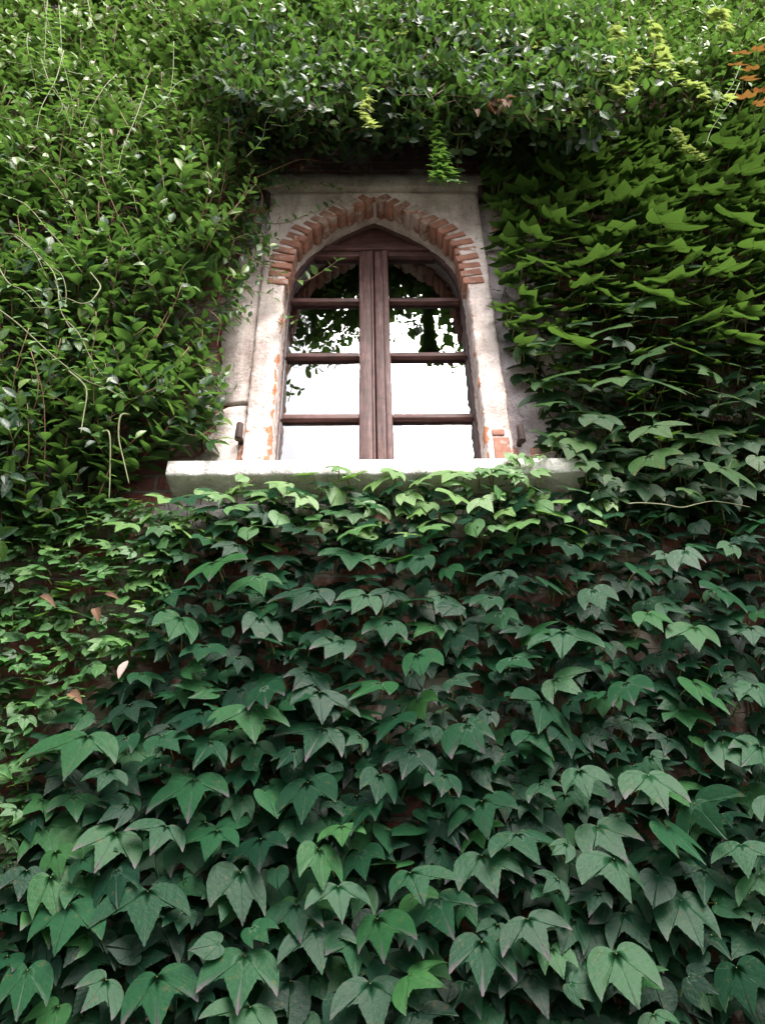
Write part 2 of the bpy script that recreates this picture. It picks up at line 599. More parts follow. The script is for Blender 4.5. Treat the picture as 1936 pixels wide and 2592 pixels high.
quad_xz(w, X0, 0, xl, ZT, WALL_Y)
quad_xz(w, xr, 0, X1, ZT, WALL_Y)
quad_xz(w, xl, 0, xr, 3.5, WALL_Y)
for (xa, za), (xb, zb) in zip(ap[:-1], ap[1:]):
    if abs(xb - xa) > 1e-6:
        w.add([(xa, WALL_Y, za), (xb, WALL_Y, zb), (xb, WALL_Y, ZT), (xa, WALL_Y, ZT)], [(0, 1, 2, 3)])
    w.add([(xa, WALL_Y, za), (xa, WALL_Y + 0.16, za), (xb, WALL_Y + 0.16, zb), (xb, WALL_Y, zb)], [(0, 1, 2, 3)])
# returns and back so that the house has thickness
w.add([(X0, WALL_Y, 0), (X0, WALL_Y + 5, 0), (X0, WALL_Y + 5, ZT), (X0, WALL_Y, ZT)], [(0, 1, 2, 3)])
w.add([(X1, WALL_Y, 0), (X1, WALL_Y + 5, 0), (X1, WALL_Y + 5, ZT), (X1, WALL_Y, ZT)], [(3, 2, 1, 0)])
w.add([(X0, WALL_Y, ZT), (X1, WALL_Y, ZT), (X1, WALL_Y + 5, ZT), (X0, WALL_Y + 5, ZT)], [(0, 1, 2, 3)])
w.build('masonry', M_BRICK, wall)

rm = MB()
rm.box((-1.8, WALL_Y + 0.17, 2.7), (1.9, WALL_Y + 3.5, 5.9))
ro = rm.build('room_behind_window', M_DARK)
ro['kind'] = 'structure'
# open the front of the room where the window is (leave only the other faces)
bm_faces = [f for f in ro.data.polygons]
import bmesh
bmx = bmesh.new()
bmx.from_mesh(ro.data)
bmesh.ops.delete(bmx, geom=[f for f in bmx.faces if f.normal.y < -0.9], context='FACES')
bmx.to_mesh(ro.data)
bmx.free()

# ------------------------------------------------------------------ window surround
sur = thing('window_surround', 'pale crumbling plaster and brick surround with pointed arch framing the window', 'window surround', (CX, WALL_Y, SILL_Z))
PROUD = 0.03
OUT_L, OUT_R, OUT_T = -0.453, 0.523, 5.30


def surround_band(path, kind):
    """plaster band between the arch and the outer rectangle"""
    mb = MB()
    n = len(path)
    outer = []
    for x, z in path:
        dx, dz = x - CX, z - 4.55
        if z <= 4.75:
            outer.append((OUT_L if dx < 0 else OUT_R, z))
        else:
            # ray from the springing centre to the rectangle
            hx = (OUT_R - CX) if dx >= 0 else (CX - OUT_L)
            d2 = np.array([dx, z - 4.70])
            k = min(hx / max(abs(d2[0]), 1e-6), (OUT_T - 4.70) / max(d2[1], 1e-6))
            outer.append((CX + d2[0] * k, 4.70 + d2[1] * k))
    outer = np.array(outer)
    K = 9
    V, A = [], []
    for i in range(n):
        for k in range(K):
            t = k / (K - 1)
            x, z = path[i] * (1 - t) + outer[i] * t
            chip = 0.012 * (lump(x * 9 + 3, z * 9, 5) - 0.5) + 0.010 * (lump(x * 30, z * 30 + 4, 6) - 0.5)
            if k == 0:
                x += chip * (1 if x > CX else -1)
            y = WALL_Y - PROUD + 0.008 * (lump(x * 4, z * 4, 6) - 0.5) + 0.006 * (lump(x * 16 + 2, z * 16, 6) - 0.5)
            if k == K - 1:
                x += 0.008 * (lump(z * 20, x + 3, 6) - 0.5)
            V.append((x, y, z))
            side = 1.15 if x < CX else 0.85
            A.append(max(0, (0.62 - 2.2 * t)) * side + (0.35 if z < 3.8 else 0) + (0.12 if z > 4.75 else 0))
    F = [(i * K + k, i * K + k + 1, (i + 1) * K + k + 1, (i + 1) * K + k) for i in range(n - 1) for k in range(K - 1)]
    nb = len(V)
    # inner reveal and outer edge
    for i in range(n):
        x, y, z = V[i * K]
        V += [(x, WALL_Y + 0.05, z), (path[i][0], GLASS_Y + 0.03, path[i][1])]
        A += [0.35, 0.0]
    for i in range(n - 1):
        F += [(i * K, (i + 1) * K, nb + 2 * (i + 1), nb + 2 * i), (nb + 2 * i, nb + 2 * (i + 1), nb + 2 * (i + 1) + 1, nb + 2 * i + 1)]
    nb2 = len(V)
    for i in range(n):
        x, y, z = V[i * K + K - 1]
        V.append((x, WALL_Y + 0.005, z))
        A.append(0.1)
    for i in range(n - 1):
        F.append((i * K + K - 1, nb2 + i, nb2 + i + 1, (i + 1) * K + K - 1))
    mb.add(V, F, wear=np.array(A))
    return mb


surround_band(arch_path(130), 0).build('plaster_band', M_PLASTER, sur)

# brick voussoirs of the arch, in one mesh
vb = MB()
apv = arch_path(200)
dl = np.concatenate(([0], np.cumsum(np.hypot(*np.diff(apv, axis=0).T))))
tot = dl[-1]
s = 1.07
pos = []
while s < tot / 2 - 0.02:
    pos.append(s)
    s += 0.053
brs = [(p_, -1) for p_ in pos] + [(tot - p_, 1) for p_ in pos]
for s_, sd_ in brs:
    x = np.interp(s_, dl, apv[:, 0])
    z = np.interp(s_, dl, apv[:, 1])
    tx = np.interp(s_ + .01, dl, apv[:, 0]) - np.interp(s_ - .01, dl, apv[:, 0])
    tz = np.interp(s_ + .01, dl, apv[:, 1]) - np.interp(s_ - .01, dl, apv[:, 1])
    tl = math.hypot(tx, tz)
    tx, tz = tx / tl, tz / tl
    nx, nz_ = -tz, tx
    # bricks fan less steeply than the true normal, as in the old wall
    fx, fz = nx * 0.8 + (-0.42 if sd_ < 0 else 0.42), nz_ * 0.8 + 0.12
    fl = math.hypot(fx, fz)
    fx, fz = fx / fl, fz / fl
    gx, gz = fz, -fx
    u = (s_ if sd_ < 0 else tot - s_)
    frac = (u - 1.0) / (tot / 2 - 1.0)
    ln = (0.125 - 0.06 * frac) * rng.uniform(0.94, 1.05)
    if fx * sd_ > 0.2:
        ln = min(ln, (abs((OUT_R if sd_ > 0 else OUT_L) - x) - 0.008) / (fx * sd_))
    th = 0.040 * rng.uniform(0.9, 1.08)
    pr = PROUD + rng.uniform(0.003, 0.008)
    y0, y1 = WALL_Y - pr, WALL_Y + 0.045 + rng.uniform(0.0, 0.02)
    j = rng.uniform(-0.004, 0.010)
    c0 = np.array([x - fx * (0.018 + j), z - fz * (0.018 + j)])
    vs = []
    for y in (y0, y1):
        for a, bb in ((0, -1), (ln, -1), (ln, 1), (0, 1)):
            e = rng.uniform(-0.003, 0.003, 3)
            q = c0 + np.array([fx, fz]) * a + np.array([gx, gz]) * (bb * th / 2)
            vs.append((q[0] + e[0], y + e[1], q[1] + e[2]))
    vb.add(vs, wear=float(np.clip((0.07 if 0.12 < frac < 0.62 else -0.09) + rng.normal(0, 0.05), -0.2, 0.2)), faces=[(0, 1, 2, 3), (7, 6, 5, 4), (0, 4, 5, 1), (1, 5, 6, 2), (2, 6, 7, 3), (3, 7, 4, 0)])
vb.build('brick_arch', M_VOUS, sur, bevel=0.005)

# hood moulding over the arch
hb = MB()
prof = [(WALL_Y, 5.302), (WALL_Y - 0.055, 5.302), (WALL_Y - 0.06, 5.312), (WALL_Y - 0.062, 5.385), (WALL_Y - 0.045, 5.405), (WALL_Y - 0.04, 5.44), (WALL_Y, 5.46)]
xs = np.linspace(-0.475, 0.55, 110)
V = []
for x in xs:
    for (y, z) in prof:
        k = 0.010 * (lump(x * 8, z * 20, 6) - 0.5) + 0.008 * (lump(x * 33, z * 20, 6) - 0.5)
        V.append((x, y + k, z + k * 0.8))
np_ = len(prof)
F = [(i * np_ + k, (i + 1) * np_ + k, (i + 1) * np_ + k + 1, i * np_ + k + 1) for i in range(len(xs) - 1) for k in range(np_ - 1)]
F += [tuple(range(np_)), tuple((len(xs) - 1) * np_ + k for k in range(np_))[::-1]]
hb.add(V, F)
hb.build('hood_moulding', M_HOOD, sur)


# plaster fields left and right of the band: irregular slabs
def slab(poly, th, mat, name, wear=0.1, parent=sur, res=0.02):
    """irregular plaster patch: outline resampled and roughened, filled, given thickness"""
    poly = np.array(poly, float)
    pts = []
    for a, b in zip(poly, np.roll(poly, -1, 0)):
        m = max(1, int(np.hypot(*(b - a)) / res))
        for t in np.arange(m) / m:
            q = a + (b - a) * t
            q = q + 0.011 * (np.array([lump(q[0] * 6 + 9, q[1] * 6, 7), lump(q[0] * 6, q[1] * 6 + 5, 7)]) - 0.5) * 1.6
            pts.append(q)
    n = len(pts)
    V = [(p_[0], WALL_Y - th, p_[1]) for p_ in pts] + [(p_[0], WALL_Y + 0.004, p_[1]) for p_ in pts]
    mb = MB()
    mb.add(V, [tuple(range(n))] + [(i, n + i, n + (i + 1) % n, (i + 1) % n) for i in range(n)], wear=wear)
    return mb.build(name, mat, parent)


slab([(-0.585, 3.93), (-0.4535, 3.93), (-0.4535, 4.99), (-0.50, 4.99), (-0.555, 4.86), (-0.575, 4.7), (-0.60, 4.55), (-0.572, 4.40), (-0.592, 4.3), (-0.575, 4.12)], 0.018, M_PLASTER, 'plaster_patch', 0.1)
slab([(-0.60, 3.57), (-0.4535, 3.57), (-0.4535, 3.92), (-0.53, 3.915), (-0.575, 3.88), (-0.56, 3.80), (-0.61, 3.76), (-0.60, 3.70), (-0.645, 3.65)], 0.008, M_PLASTER, 'plaster_patch', 0.3)
slab([(0.5235, 3.57), (0.95, 3.57), (0.9, 4.1), (0.8, 4.5), (0.78, 5.0), (0.72, 5.3), (0.56, 5.3), (0.5235, 5.28)], 0.010, M_ROUGH, 'plaster_patch', -0.05)
slab([(-0.56, 4.99), (-0.4535, 4.99), (-0.4535, 5.28), (-0.50, 5.29), (-0.59, 5.2)], 0.008, M_ROUGH, 'plaster_patch', 0.25)
slab([(-0.72, 3.32), (0.85, 3.3), (0.8, 3.488), (-0.7, 3.488)], 0.008, M_ROUGH, 'plaster_patch', 0.02)

# single bricks laid bare at the foot of the jambs and beside the arch
for (x0, z0, x1, z1) in ((0.455, 3.60, 0.515, 3.735), (0.455, 3.745, 0.50, 3.775)):
    b = MB()
    b.box((x0, WALL_Y - PROUD - 0.004, z0), (x1, WALL_Y, z1))
    b.build('exposed_brick', M_VOUS, sur, bevel=0.004)
for (x0, z0, x1, z1) in ((-0.475, 3.58, -0.455, 3.72), (0.526, 3.60, 0.545, 3.70), (0.59, 3.645, 0.64, 3.70), (-0.60, 5.17, -0.47, 5.215), (0.57, 5.02, 0.62, 5.05)):
    b = MB()
    b.box((x0, WALL_Y - 0.014, z0), (x1, WALL_Y, z1))
    b.build('exposed_brick', M_VOUS, sur, bevel=0.004)

# iron pins that once carried shutters
for x, z in ((-0.461, 5.20), (-0.468, 3.735), (0.536, 5.245), (0.552, 3.715)):
    b = MB()
    y = WALL_Y - 0.012
    b.tube([(x, y + 0.01, z), (x, y - 0.05, z), (x, y - 0.062, z + 0.004)], 0.011, 0.010, 8, False)
    b.tube([(x, y - 0.052, z - 0.03), (x, y - 0.052, z + 0.045)], 0.015, 0.013, 10, False)
    b.build('hinge_pin', M_IRON, sur, bevel=0.002)

# stone sill
sb = MB()
nx_ = 160
xs = np.linspace(-0.69, 0.74, nx_)
prof = [(WALL_Y + 0.15, 3.567), (WALL_Y - 0.113, 3.562), (WALL_Y - 0.12, 3.555), (WALL_Y - 0.12, 3.500), (WALL_Y - 0.114, 3.493), (WALL_Y + 0.004, 3.490)]
V = []
for i, x in enumerate(xs):
    for k, (y, z) in enumerate(prof):
        j = (0.006 * (lump(x * 7 + k, z * 30, 8) - 0.5) + 0.004 * (lump(x * 31 + k, z * 30, 8) - 0.5)) if 0 < k < 5 else 0
        xx = x
        if k == 0:
            xx = min(max(x, xl + 0.013), xr - 0.013)
        V.append((xx, y + j, z + j * 0.7))
np_ = len(prof)
F = [(i * np_ + k, (i + 1) * np_ + k, (i + 1) * np_ + k + 1, i * np_ + k + 1) for i in range(nx_ - 1) for k in range(np_ - 1)]
F += [tuple(range(np_)), tuple((nx_ - 1) * np_ + k for k in range(np_))[::-1]]
sb.add(V, F)
sb.build('sill', M_SILL, sur)

# ------------------------------------------------------------------ the window
win = thing('arched_window', 'brown wooden two leaf window with pointed arch and eight panes mirroring the white sky', 'window', (CX, GLASS_Y, SILL_Z))
MID = 0.030
fy0, fy1 = GLASS_Y - 0.02, GLASS_Y + 0.03
fr = MB()
pin = arch_path(46, -0.006)
pou = arch_path(46, 0.010)
V = []
for a, b in zip(pin, pou):
    V += [(a[0], fy0, a[1]), (b[0], fy0, b[1]), (b[0], fy1, b[1]), (a[0], fy1, a[1])]
F = []
for i in range(len(pin) - 1):
    for k in range(4):
        q = (k + 1) % 4
        F.append((i * 4 + k, i * 4 + q, (i + 1) * 4 + q, (i + 1) * 4 + k))
fr.add(V, F)
fr.build('frame', M_WOODV, win)


def wood_poly(zlist, y0, y1, mat, name, parent, xa=None, xb=None, bevel=0.003, inset=0.014):
    """board bounded by the arch: left/right limits follow the opening unless given"""
    mb = MB()
    L, Rr = [], []
    for z in zlist:
        h = float(arch_half(z)) - inset
        L.append((max(CX - h, xa) if xa is not None else CX - h, z))
        Rr.append((min(CX + h, xb) if xb is not None else CX + h, z))
    n = len(zlist)
    ring = L[::-1] + Rr
    V = [(x, y0, z) for x, z in ring] + [(x, y1, z) for x, z in ring]
    m = len(ring)
    mb.add(V, [tuple(range(m)), tuple(range(m, 2 * m))[::-1]] + [(i, m + i, m + (i + 1) % m, (i + 1) % m) for i in range(m)])
    return mb.build(name, mat, parent, bevel=bevel)


wood_poly([5.079, 5.11, 5.15, 5.19, 5.22, 5.233], GLASS_Y - 0.002, GLASS_Y + 0.03, M_WOODH, 'head_board', win)
wood_poly([5.044, 5.06, 5.075], GLASS_Y - 0.03, GLASS_Y + 0.03, M_WOODH, 'transom', win)


def pane_poly(z0, z1, xa, xb, y, parent):
    zs = np.linspace(z0, z1, 7)
    L, Rr = [], []
    for z in zs:
        h = float(arch_half(z)) - 0.004
        L.append((max(CX - h, xa), y, z))
        Rr.append((min(CX + h, xb), y, z))
    ring = L[::-1] + Rr
    mb = MB()
    mb.add(ring, [tuple(range(len(ring)))])
    return mb.build('pane', M_GLASS, parent)


BARS = [4.69, 4.336, 3.981]
for sd_ in (-1, 1):
    xa, xb = (-9, MID - 0.002) if sd_ < 0 else (MID + 0.002, 9)
    # the sash itself: meeting stile, rails, bars and panes
    st = MB()
    x0, x1 = (MID - 0.066, MID - 0.002) if sd_ < 0 else (MID + 0.002, MID + 0.066)
    st.box((x0, GLASS_Y - 0.026, 3.574), (x1, GLASS_Y + 0.02, 5.036))
    sash = st.build('sash', M_WOODV, win, bevel=0.005)
    # moulding ridge on the stile near the joint
    rd = MB()
    xm = MID - 0.013 if sd_ < 0 else MID + 0.040
    rd.box((xm, GLASS_Y - 0.034, 3.58), (xm + 0.024 if sd_ > 0 else xm + 0.011, GLASS_Y - 0.0255, 5.03))
    rd.build('cover_strip', M_WOODV, sash, bevel=0.003)
    gx = (-9, x0 - 0.0005) if sd_ < 0 else (x1 + 0.0005, 9)
    wood_poly([5.004, 5.02, 5.036], GLASS_Y - 0.022, GLASS_Y + 0.02, M_WOODH, 'rail', sash, gx[0] if sd_ > 0 else None, gx[1] if sd_ < 0 else None)
    wood_poly([3.574, 3.60, 3.625], GLASS_Y - 0.022, GLASS_Y + 0.02, M_WOODH, 'rail', sash, gx[0] if sd_ > 0 else None, gx[1] if sd_ < 0 else None)
    for zb in BARS:
        wood_poly([zb - 0.012, zb, zb + 0.012], GLASS_Y - 0.02, GLASS_Y + 0.015, M_WOODH, 'glazing_bar', sash, gx[0] if sd_ > 0 else None, gx[1] if sd_ < 0 else None)
    tops = [5.004] + [b - 0.012 for b in BARS]
    bots = [b + 0.012 for b in BARS] + [3.625]
    for zt, zb in zip(tops, bots):
        pane_poly(zb - 0.004, zt + 0.004, gx[0], gx[1], GLASS_Y + 0.002 + rng.uniform(0, 0.002), sash)


# ------------------------------------------------------------------ leaf templates
def outline_leaf(ctrl, rings, sub, tooth, veins, zfun, tipidx):
    """fan-shaped leaf mesh from the right half of its outline; returns V, F, vein, tip"""
    c = np.array(ctrl, float)
    half, isv, tips = [], [], []
    for i in range(len(c) - 1):
        for k in range(sub):
            t = k / sub
            q = c[i] * (1 - t) + c[i + 1] * t
            if k and tooth:
                d = c[i + 1] - c[i]
                nn = np.array([d[1], -d[0]]) / (np.linalg.norm(d) + 1e-9)
                q = q + nn * tooth
            half.append(q)
            isv.append(1.0 if (k == 0 and i in veins) else 0.0)
            tips.append(max([max(0, 1 - np.linalg.norm(q - c[j]) / 0.16) for j in tipidx]))
    half.append(c[-1])
    isv.append(1.0)
    tips.append(1.0)
    half = np.array(half)
    left = half[1:-1][::-1] * (-1, 1)
    out = np.vstack([half, left])
    isv = np.array(isv + isv[1:-1][::-1])
    tips = np.array(tips + tips[1:-1][::-1])
    m = len(out)
    V, ve, tp = [(0, 0.0)], [0.8], [0]
    for t in rings:
        V += [tuple(q) for q in out * t]
        ve += list(isv)
        tp += list(tips * (t if t > 0.9 else max(0, t - 0.35)))
    V = np.array(V)
    F = [(0, 1 + i, 1 + (i + 1) % m) for i in range(m)]
    for r in range(len(rings) - 1):
        for i in range(m):
            q = (i + 1) % m
            F.append((1 + r * m + i, 1 + (r + 1) * m + i, 1 + (r + 1) * m + q, 1 + r * m + q))
    Z = zfun(V[:, 0], V[:, 1], np.array(ve))
    return np.column_stack([V, Z]), F, np.array(ve), np.array(tp)


def zc(x, y, v):
    return -0.13 * np.abs(x) ** 1.7 - 0.10 * np.clip(y, 0, 2) ** 2 - 0.03 * v * np.hypot(x, y) + 0.016 * np.sin(8 * x + 3 * y) * np.abs(x)


C1 = [(0, 0.02), (0.06, -0.09), (0.18, -0.18), (0.35, -0.19), (0.52, -0.12), (0.66, 0.01), (0.75, 0.18), (0.80, 0.40), (0.80, 0.80), (0.69, 0.68), (0.55, 0.57),
      (0.42, 0.49), (0.33, 0.47), (0.275, 0.59), (0.20, 0.76), (0.11, 0.95), (0.035, 1.11), (0, 1.20)]
C2 = [(0, 0.02), (0.06, -0.07), (0.17, -0.15), (0.35, -0.16), (0.54, -0.11), (0.71, -0.01), (0.83, 0.13), (0.93, 0.32), (1.00, 0.64), (0.84, 0.53), (0.66, 0.44),
      (0.47, 0.37), (0.34, 0.37), (0.29, 0.50), (0.21, 0.69), (0.12, 0.90), (0.04, 1.07), (0, 1.17)]
C3 = [(0, 0.02), (0.07, -0.12), (0.20, -0.22), (0.36, -0.22), (0.50, -0.13), (0.60, 0.02), (0.66, 0.22), (0.69, 0.46), (0.63, 0.92), (0.55, 0.78), (0.45, 0.65),
      (0.36, 0.57), (0.30, 0.57), (0.255, 0.68), (0.19, 0.82), (0.11, 0.98), (0.035, 1.12), (0, 1.22)]
C4 = [(0, 0.0), (0.08, -0.10), (0.2, -0.16), (0.35, -0.13), (0.46, -0.02), (0.52, 0.14), (0.53, 0.3), (0.51, 0.44), (0.47, 0.55), (0.40, 0.62), (0.33, 0.70),
      (0.26, 0.78), (0.2, 0.84), (0.14, 0.90), (0.09, 0.96), (0.05, 1.01), (0.02, 1.05), (0, 1.1)]
IVY_T = [outline_leaf(c, (0.33, 0.68, 1.0), 2, 0.014, (4, 8), zc, (8, 17)) for c in (C1, C2, C3)]
HEART_T = [outline_leaf(C4, (0.33, 0.68, 1.0), 2, 0.012, (4, 8), zc, (17,))]
SMALL_T = [outline_leaf(c[::1], (0.5, 1.0), 1, 0.0, (4, 8), zc, (8, 17)) for c in (C1, C3, C4)]


def zl(x, y, v):
    return 0.35 * np.abs(x) - 0.18 * y * y


def oval_leaf(wd):
    ys = [0, 0.16, 0.4, 0.66, 0.88, 1.0]
    ws = [0.0, 0.62, 1.0, 0.84, 0.38, 0.0]
    V, F, ve = [], [], []
    for y, q in zip(ys, ws):
        for sx in (-1, 0, 1):
            V.append((sx * q * wd / 2, y))
            ve.append(1.0 if sx == 0 else 0.0)
    for i in range(len(ys) - 1):
        for k in range(2):
            a, b, c, d = i * 3 + k, i * 3 + k + 1, (i + 1) * 3 + k + 1, (i + 1) * 3 + k
            F.append((a, b, c, d))
    V = np.array(V)
    Z = zl(V[:, 0], V[:, 1], None)
    return np.column_stack([V, Z]), F, np.array(ve), np.zeros(len(V))


OVAL_T = [oval_leaf(0.54), oval_leaf(0.64), oval_leaf(0.47)]


def put(mb, tmpl, base, d, nrm, size, rnd, curl=1.0, tip=1.0, tmpl_skew=False):
    """lay one leaf: base point, tip direction, upward normal"""
    V, F, ve, tp = tmpl
    d = d / np.linalg.norm(d)
    x = np.cross(d, nrm)
    x /= np.linalg.norm(x) + 1e-9
    n = np.cross(x, d)
    k = V * size
    if tmpl_skew:
        sk = rng.normal(0, 0.13)
        k[:, 0] = k[:, 0] * np.where(V[:, 0] > 0, 1 + sk, 1 - sk) + k[:, 1] * rng.normal(0, 0.14)
        k[:, 2] = k[:, 2] * np.where(V[:, 0] > 0, rng.uniform(0.05, 1.15), rng.uniform(0.05, 1.15))
    W = base + k[:, :1] * x + k[:, 1:2] * d + k[:, 2:] * curl * n
    mb.add(W, F, rnd=rnd, vein=ve, tip=tp * tip, lx=V[:, 0], ly=V[:, 1])


OUTV, UPV, RIGHT = np.array([0, -1.0, 0]), np.array([0, 0, 1.0]), np.array([1.0, 0, 0])


def height_tilt(z, right=False):
    return float(np.interp(z, (3.4, 3.9, 4.5, 5.2, 6.2), (65, 58, 38, 31, 37))) if right else (69 - 6 * (z - 1.9))


def creeper_leaf(mb, sm, p, width, tilt, swing, side, rnd, tmpl=None, curl=None, tip=None, stalk=True, kw=1.66):
    """Boston-ivy style leaf held out from the wall, tip drooping; p = leaf base"""
    a = tilt
    d = OUTV * math.cos(a) + (-UPV * math.cos(swing) + RIGHT * math.sin(swing)) * math.sin(a)
    d = d + RIGHT * math.sin(swing) * 0.5 * math.cos(a)
    n = OUTV * math.sin(a) + UPV * math.cos(a) + RIGHT * side
    t = tmpl or IVY_T[(0, 0, 1, 1, 2)[rng.integers(5)]]
    put(mb, t, p, d, n, width / kw, rnd, rng.uniform(0.15, 1.1) if curl is None else curl, rng.choice([0.0, 0.1, 0.2, 0.6]) if tip is None else tip, True)
    if sm is not None and stalk:
        L = width * rng.uniform(0.5, 0.9)
        q = p + np.array([rng.uniform(-0.4, 0.4) * L, min(L, WALL_Y - p[1]) * 0.9, -L * rng.uniform(0.0, 0.6)])
        mid = (p + q) / 2 + UPV * L * 0.12
        sm.tube([q, mid, p], 0.0022, 0.0016, 4, mat=1)


def creeper_fill(mb, sm, poly, dmin, wr, off, tilt=(42, 66), heart=0.08, bias=0.0, jitter=28, keep=None, clear=0.09, right=None):
    P = scatter(poly, dmin)
    for x, z in P:
        if keep is not None and np.min(np.hypot(keep[:, 0] - x, keep[:, 1] - z)) < clear:
            continue
        wd = rng.uniform(*wr) * rng.uniform(0.85, 1.1) * (float(np.interp(z, (2.2, 3.4), (1.1, 0.78))) if right is False else 1.0)
        p = np.array([x, WALL_Y - rng.uniform(*off), z])
        t = R(rng.uniform(*tilt)) if right is None else R(height_tilt(z, right) + rng.normal(tilt[0], tilt[1]))
        tm = HEART_T[0] if rng.random() < heart else None
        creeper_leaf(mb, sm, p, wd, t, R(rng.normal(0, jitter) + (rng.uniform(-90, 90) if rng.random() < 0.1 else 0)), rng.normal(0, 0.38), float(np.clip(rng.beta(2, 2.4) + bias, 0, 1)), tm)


def own_leaves(mb, sm, rows, off, right, bias=0.1):
    """the large leaves one can tell apart: (x, y, width, swing) read off the photograph, grown at their place on the wall"""
    keep = []
    for x, y, wpx, sw in rows:
        p = unproj(x * K, y * K, rng.uniform(*off))
        depth = float((p - np.array([0, 0, CAM_H])) @ CAM_F)
        wd = wpx * K * depth / FPX * (0.86 if not right else 0.92) * rng.uniform(0.92, 1.1)
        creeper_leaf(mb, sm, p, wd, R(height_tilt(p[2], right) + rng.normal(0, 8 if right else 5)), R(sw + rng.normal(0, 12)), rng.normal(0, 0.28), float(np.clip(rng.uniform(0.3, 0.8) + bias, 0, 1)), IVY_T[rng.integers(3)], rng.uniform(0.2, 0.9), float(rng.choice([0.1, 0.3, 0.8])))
        keep.append((p[0], p[2]))
    return np.array(keep)


def wall_stems(mb, poly, n, r=(0.003, 0.006), off=0.012):
    lo, hi = poly.min(0), poly.max(0)
    for _ in range(n):
        x = rng.uniform(lo[0], hi[0])
        z = lo[1]
        pts = []
        a = rng.normal(0, 0.25)
        while z < hi[1]:
            if inside(np.array([[x, z]]), poly)[0]:
                pts.append((x, WALL_Y - off - rng.uniform(0, 0.008), z))
            elif len(pts) > 3:
                break
            a += rng.normal(0, 0.18)
            a *= 0.9
            z += 0.06
            x += 0.06 * math.tan(max(-1, min(1, a)))
        if len(pts) > 3:
            mb.tube(pts, rng.uniform(*r), r[0] * 0.6, 5)


K = 1.1719  # the outlines below are read off a 1652-pixel-wide view of the photograph

# ------------------------------------------------------------------ 1  broad-leaved creeper below the window
low = thing('boston_ivy', 'dense dark green creeper with large three pointed leaves covering the wall below the window sill', 'climbing plant', (0.2, WALL_Y, 0))
P_LOW = wall_poly([(330, 1105), (420, 1080), (700, 1062), (1000, 1060), (1250, 1075), (1652, 1085), (1760, 1085), (1800, 2330), (-60, 2330), (-60, 1950), (40, 1840), (90, 1640),
                   (140, 1560), (330, 1420), (350, 1250)], 0.08, K)
leaf_b = stk_b = MB()
KEY_LOW = [(1040, 2035, 180, 0), (1140, 1985, 175, 25), (815, 1985, 160, 0), (530, 2065, 190, -5), (320, 1925, 190, 15), (150, 1955, 190, -20), (885, 1885, 150, 5),
           (1040, 1848, 165, 5), (1470, 1945, 170, 0), (1440, 1785, 170, 30), (1330, 2060, 200, 20), (1590, 2090, 180, 0), (1325, 1855, 160, -5), (690, 1835, 150, 0),
           (665, 1690, 160, 10), (420, 1685, 175, 0), (190, 1590, 190, -15), (350, 1590, 130, 30), (540, 1530, 160, 0), (700, 1575, 150, 0), (850, 1550, 155, -10),
           (1010, 1565, 145, 15), (1215, 1365, 150, 10), (820, 1475, 140, -20), (1040, 1730, 160, 0), (1150, 1585, 140, 0), (1250, 1665, 130, 5), (820, 1675, 130, 0),
           (960, 1675, 120, 0), (1290, 1785, 150, 20), (1400, 1675, 165, 0), (1500, 1735, 150, 30), (1170, 1515, 150, 0), (520, 1885, 170, 0), (470, 1795, 150, 0),
           (250, 1800, 150, 0), (360, 1785, 140, -10), (640, 1955, 150, 0), (730, 1915, 150, 10), (800, 2125, 190, 0), (540, 2175, 160, 0), (340, 2110, 190, 0), (60, 2095, 160, 0),
           (110, 1895, 150, 15), (1600, 1825, 140, 10), (1500, 1475, 150, 15), (1350, 1475, 140, 0), (1500, 1355, 140, 10), (1560, 1275, 140, 0), (1400, 1325, 120, 0),
           (1280, 1275, 115, 0), (900, 1415, 135, 0), (690, 1495, 150, 0), (570, 1485, 130, 10), (460, 1215, 130, 0), (560, 1245, 120, 0), (680, 1275, 140, 0), (790, 1285, 110, 0),
           (840, 1345, 115, 0), (740, 1385, 120, 0), (440, 1395, 110, 0), (390, 1335, 130, 0), (560, 1335, 125, 0), (910, 1205, 115, 0), (760, 1195, 120, -10), (1620, 1355, 110, 0),
           (1560, 1605, 150, 0), (1630, 1480, 130, 0), (1110, 1420, 120, 10), (1060, 1290, 110, 0), (1180, 1255, 110, 10), (1380, 1230, 110, 0), (1480, 1190, 110, 0)]
keep = own_leaves(leaf_b, stk_b, KEY_LOW, (0.13, 0.18), False)
creeper_fill(leaf_b, stk_b, P_LOW, 0.062, (0.07, 0.12), (0.02, 0.05), (4, 9), bias=-0.25, right=False)  # deep layers get darker leaf colour, painting in shade between leaves
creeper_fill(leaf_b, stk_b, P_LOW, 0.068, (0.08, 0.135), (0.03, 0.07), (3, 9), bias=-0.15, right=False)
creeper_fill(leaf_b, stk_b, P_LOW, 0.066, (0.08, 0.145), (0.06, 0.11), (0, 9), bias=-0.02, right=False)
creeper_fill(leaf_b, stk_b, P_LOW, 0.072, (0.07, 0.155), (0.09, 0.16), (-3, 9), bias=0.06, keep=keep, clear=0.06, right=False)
leaf_b.build('foliage', [M_IVY, M_STALK], low, True)
wsb = MB()
wall_stems(wsb, P_LOW, 34)
wsb.build('stems', M_BARK, low, True)

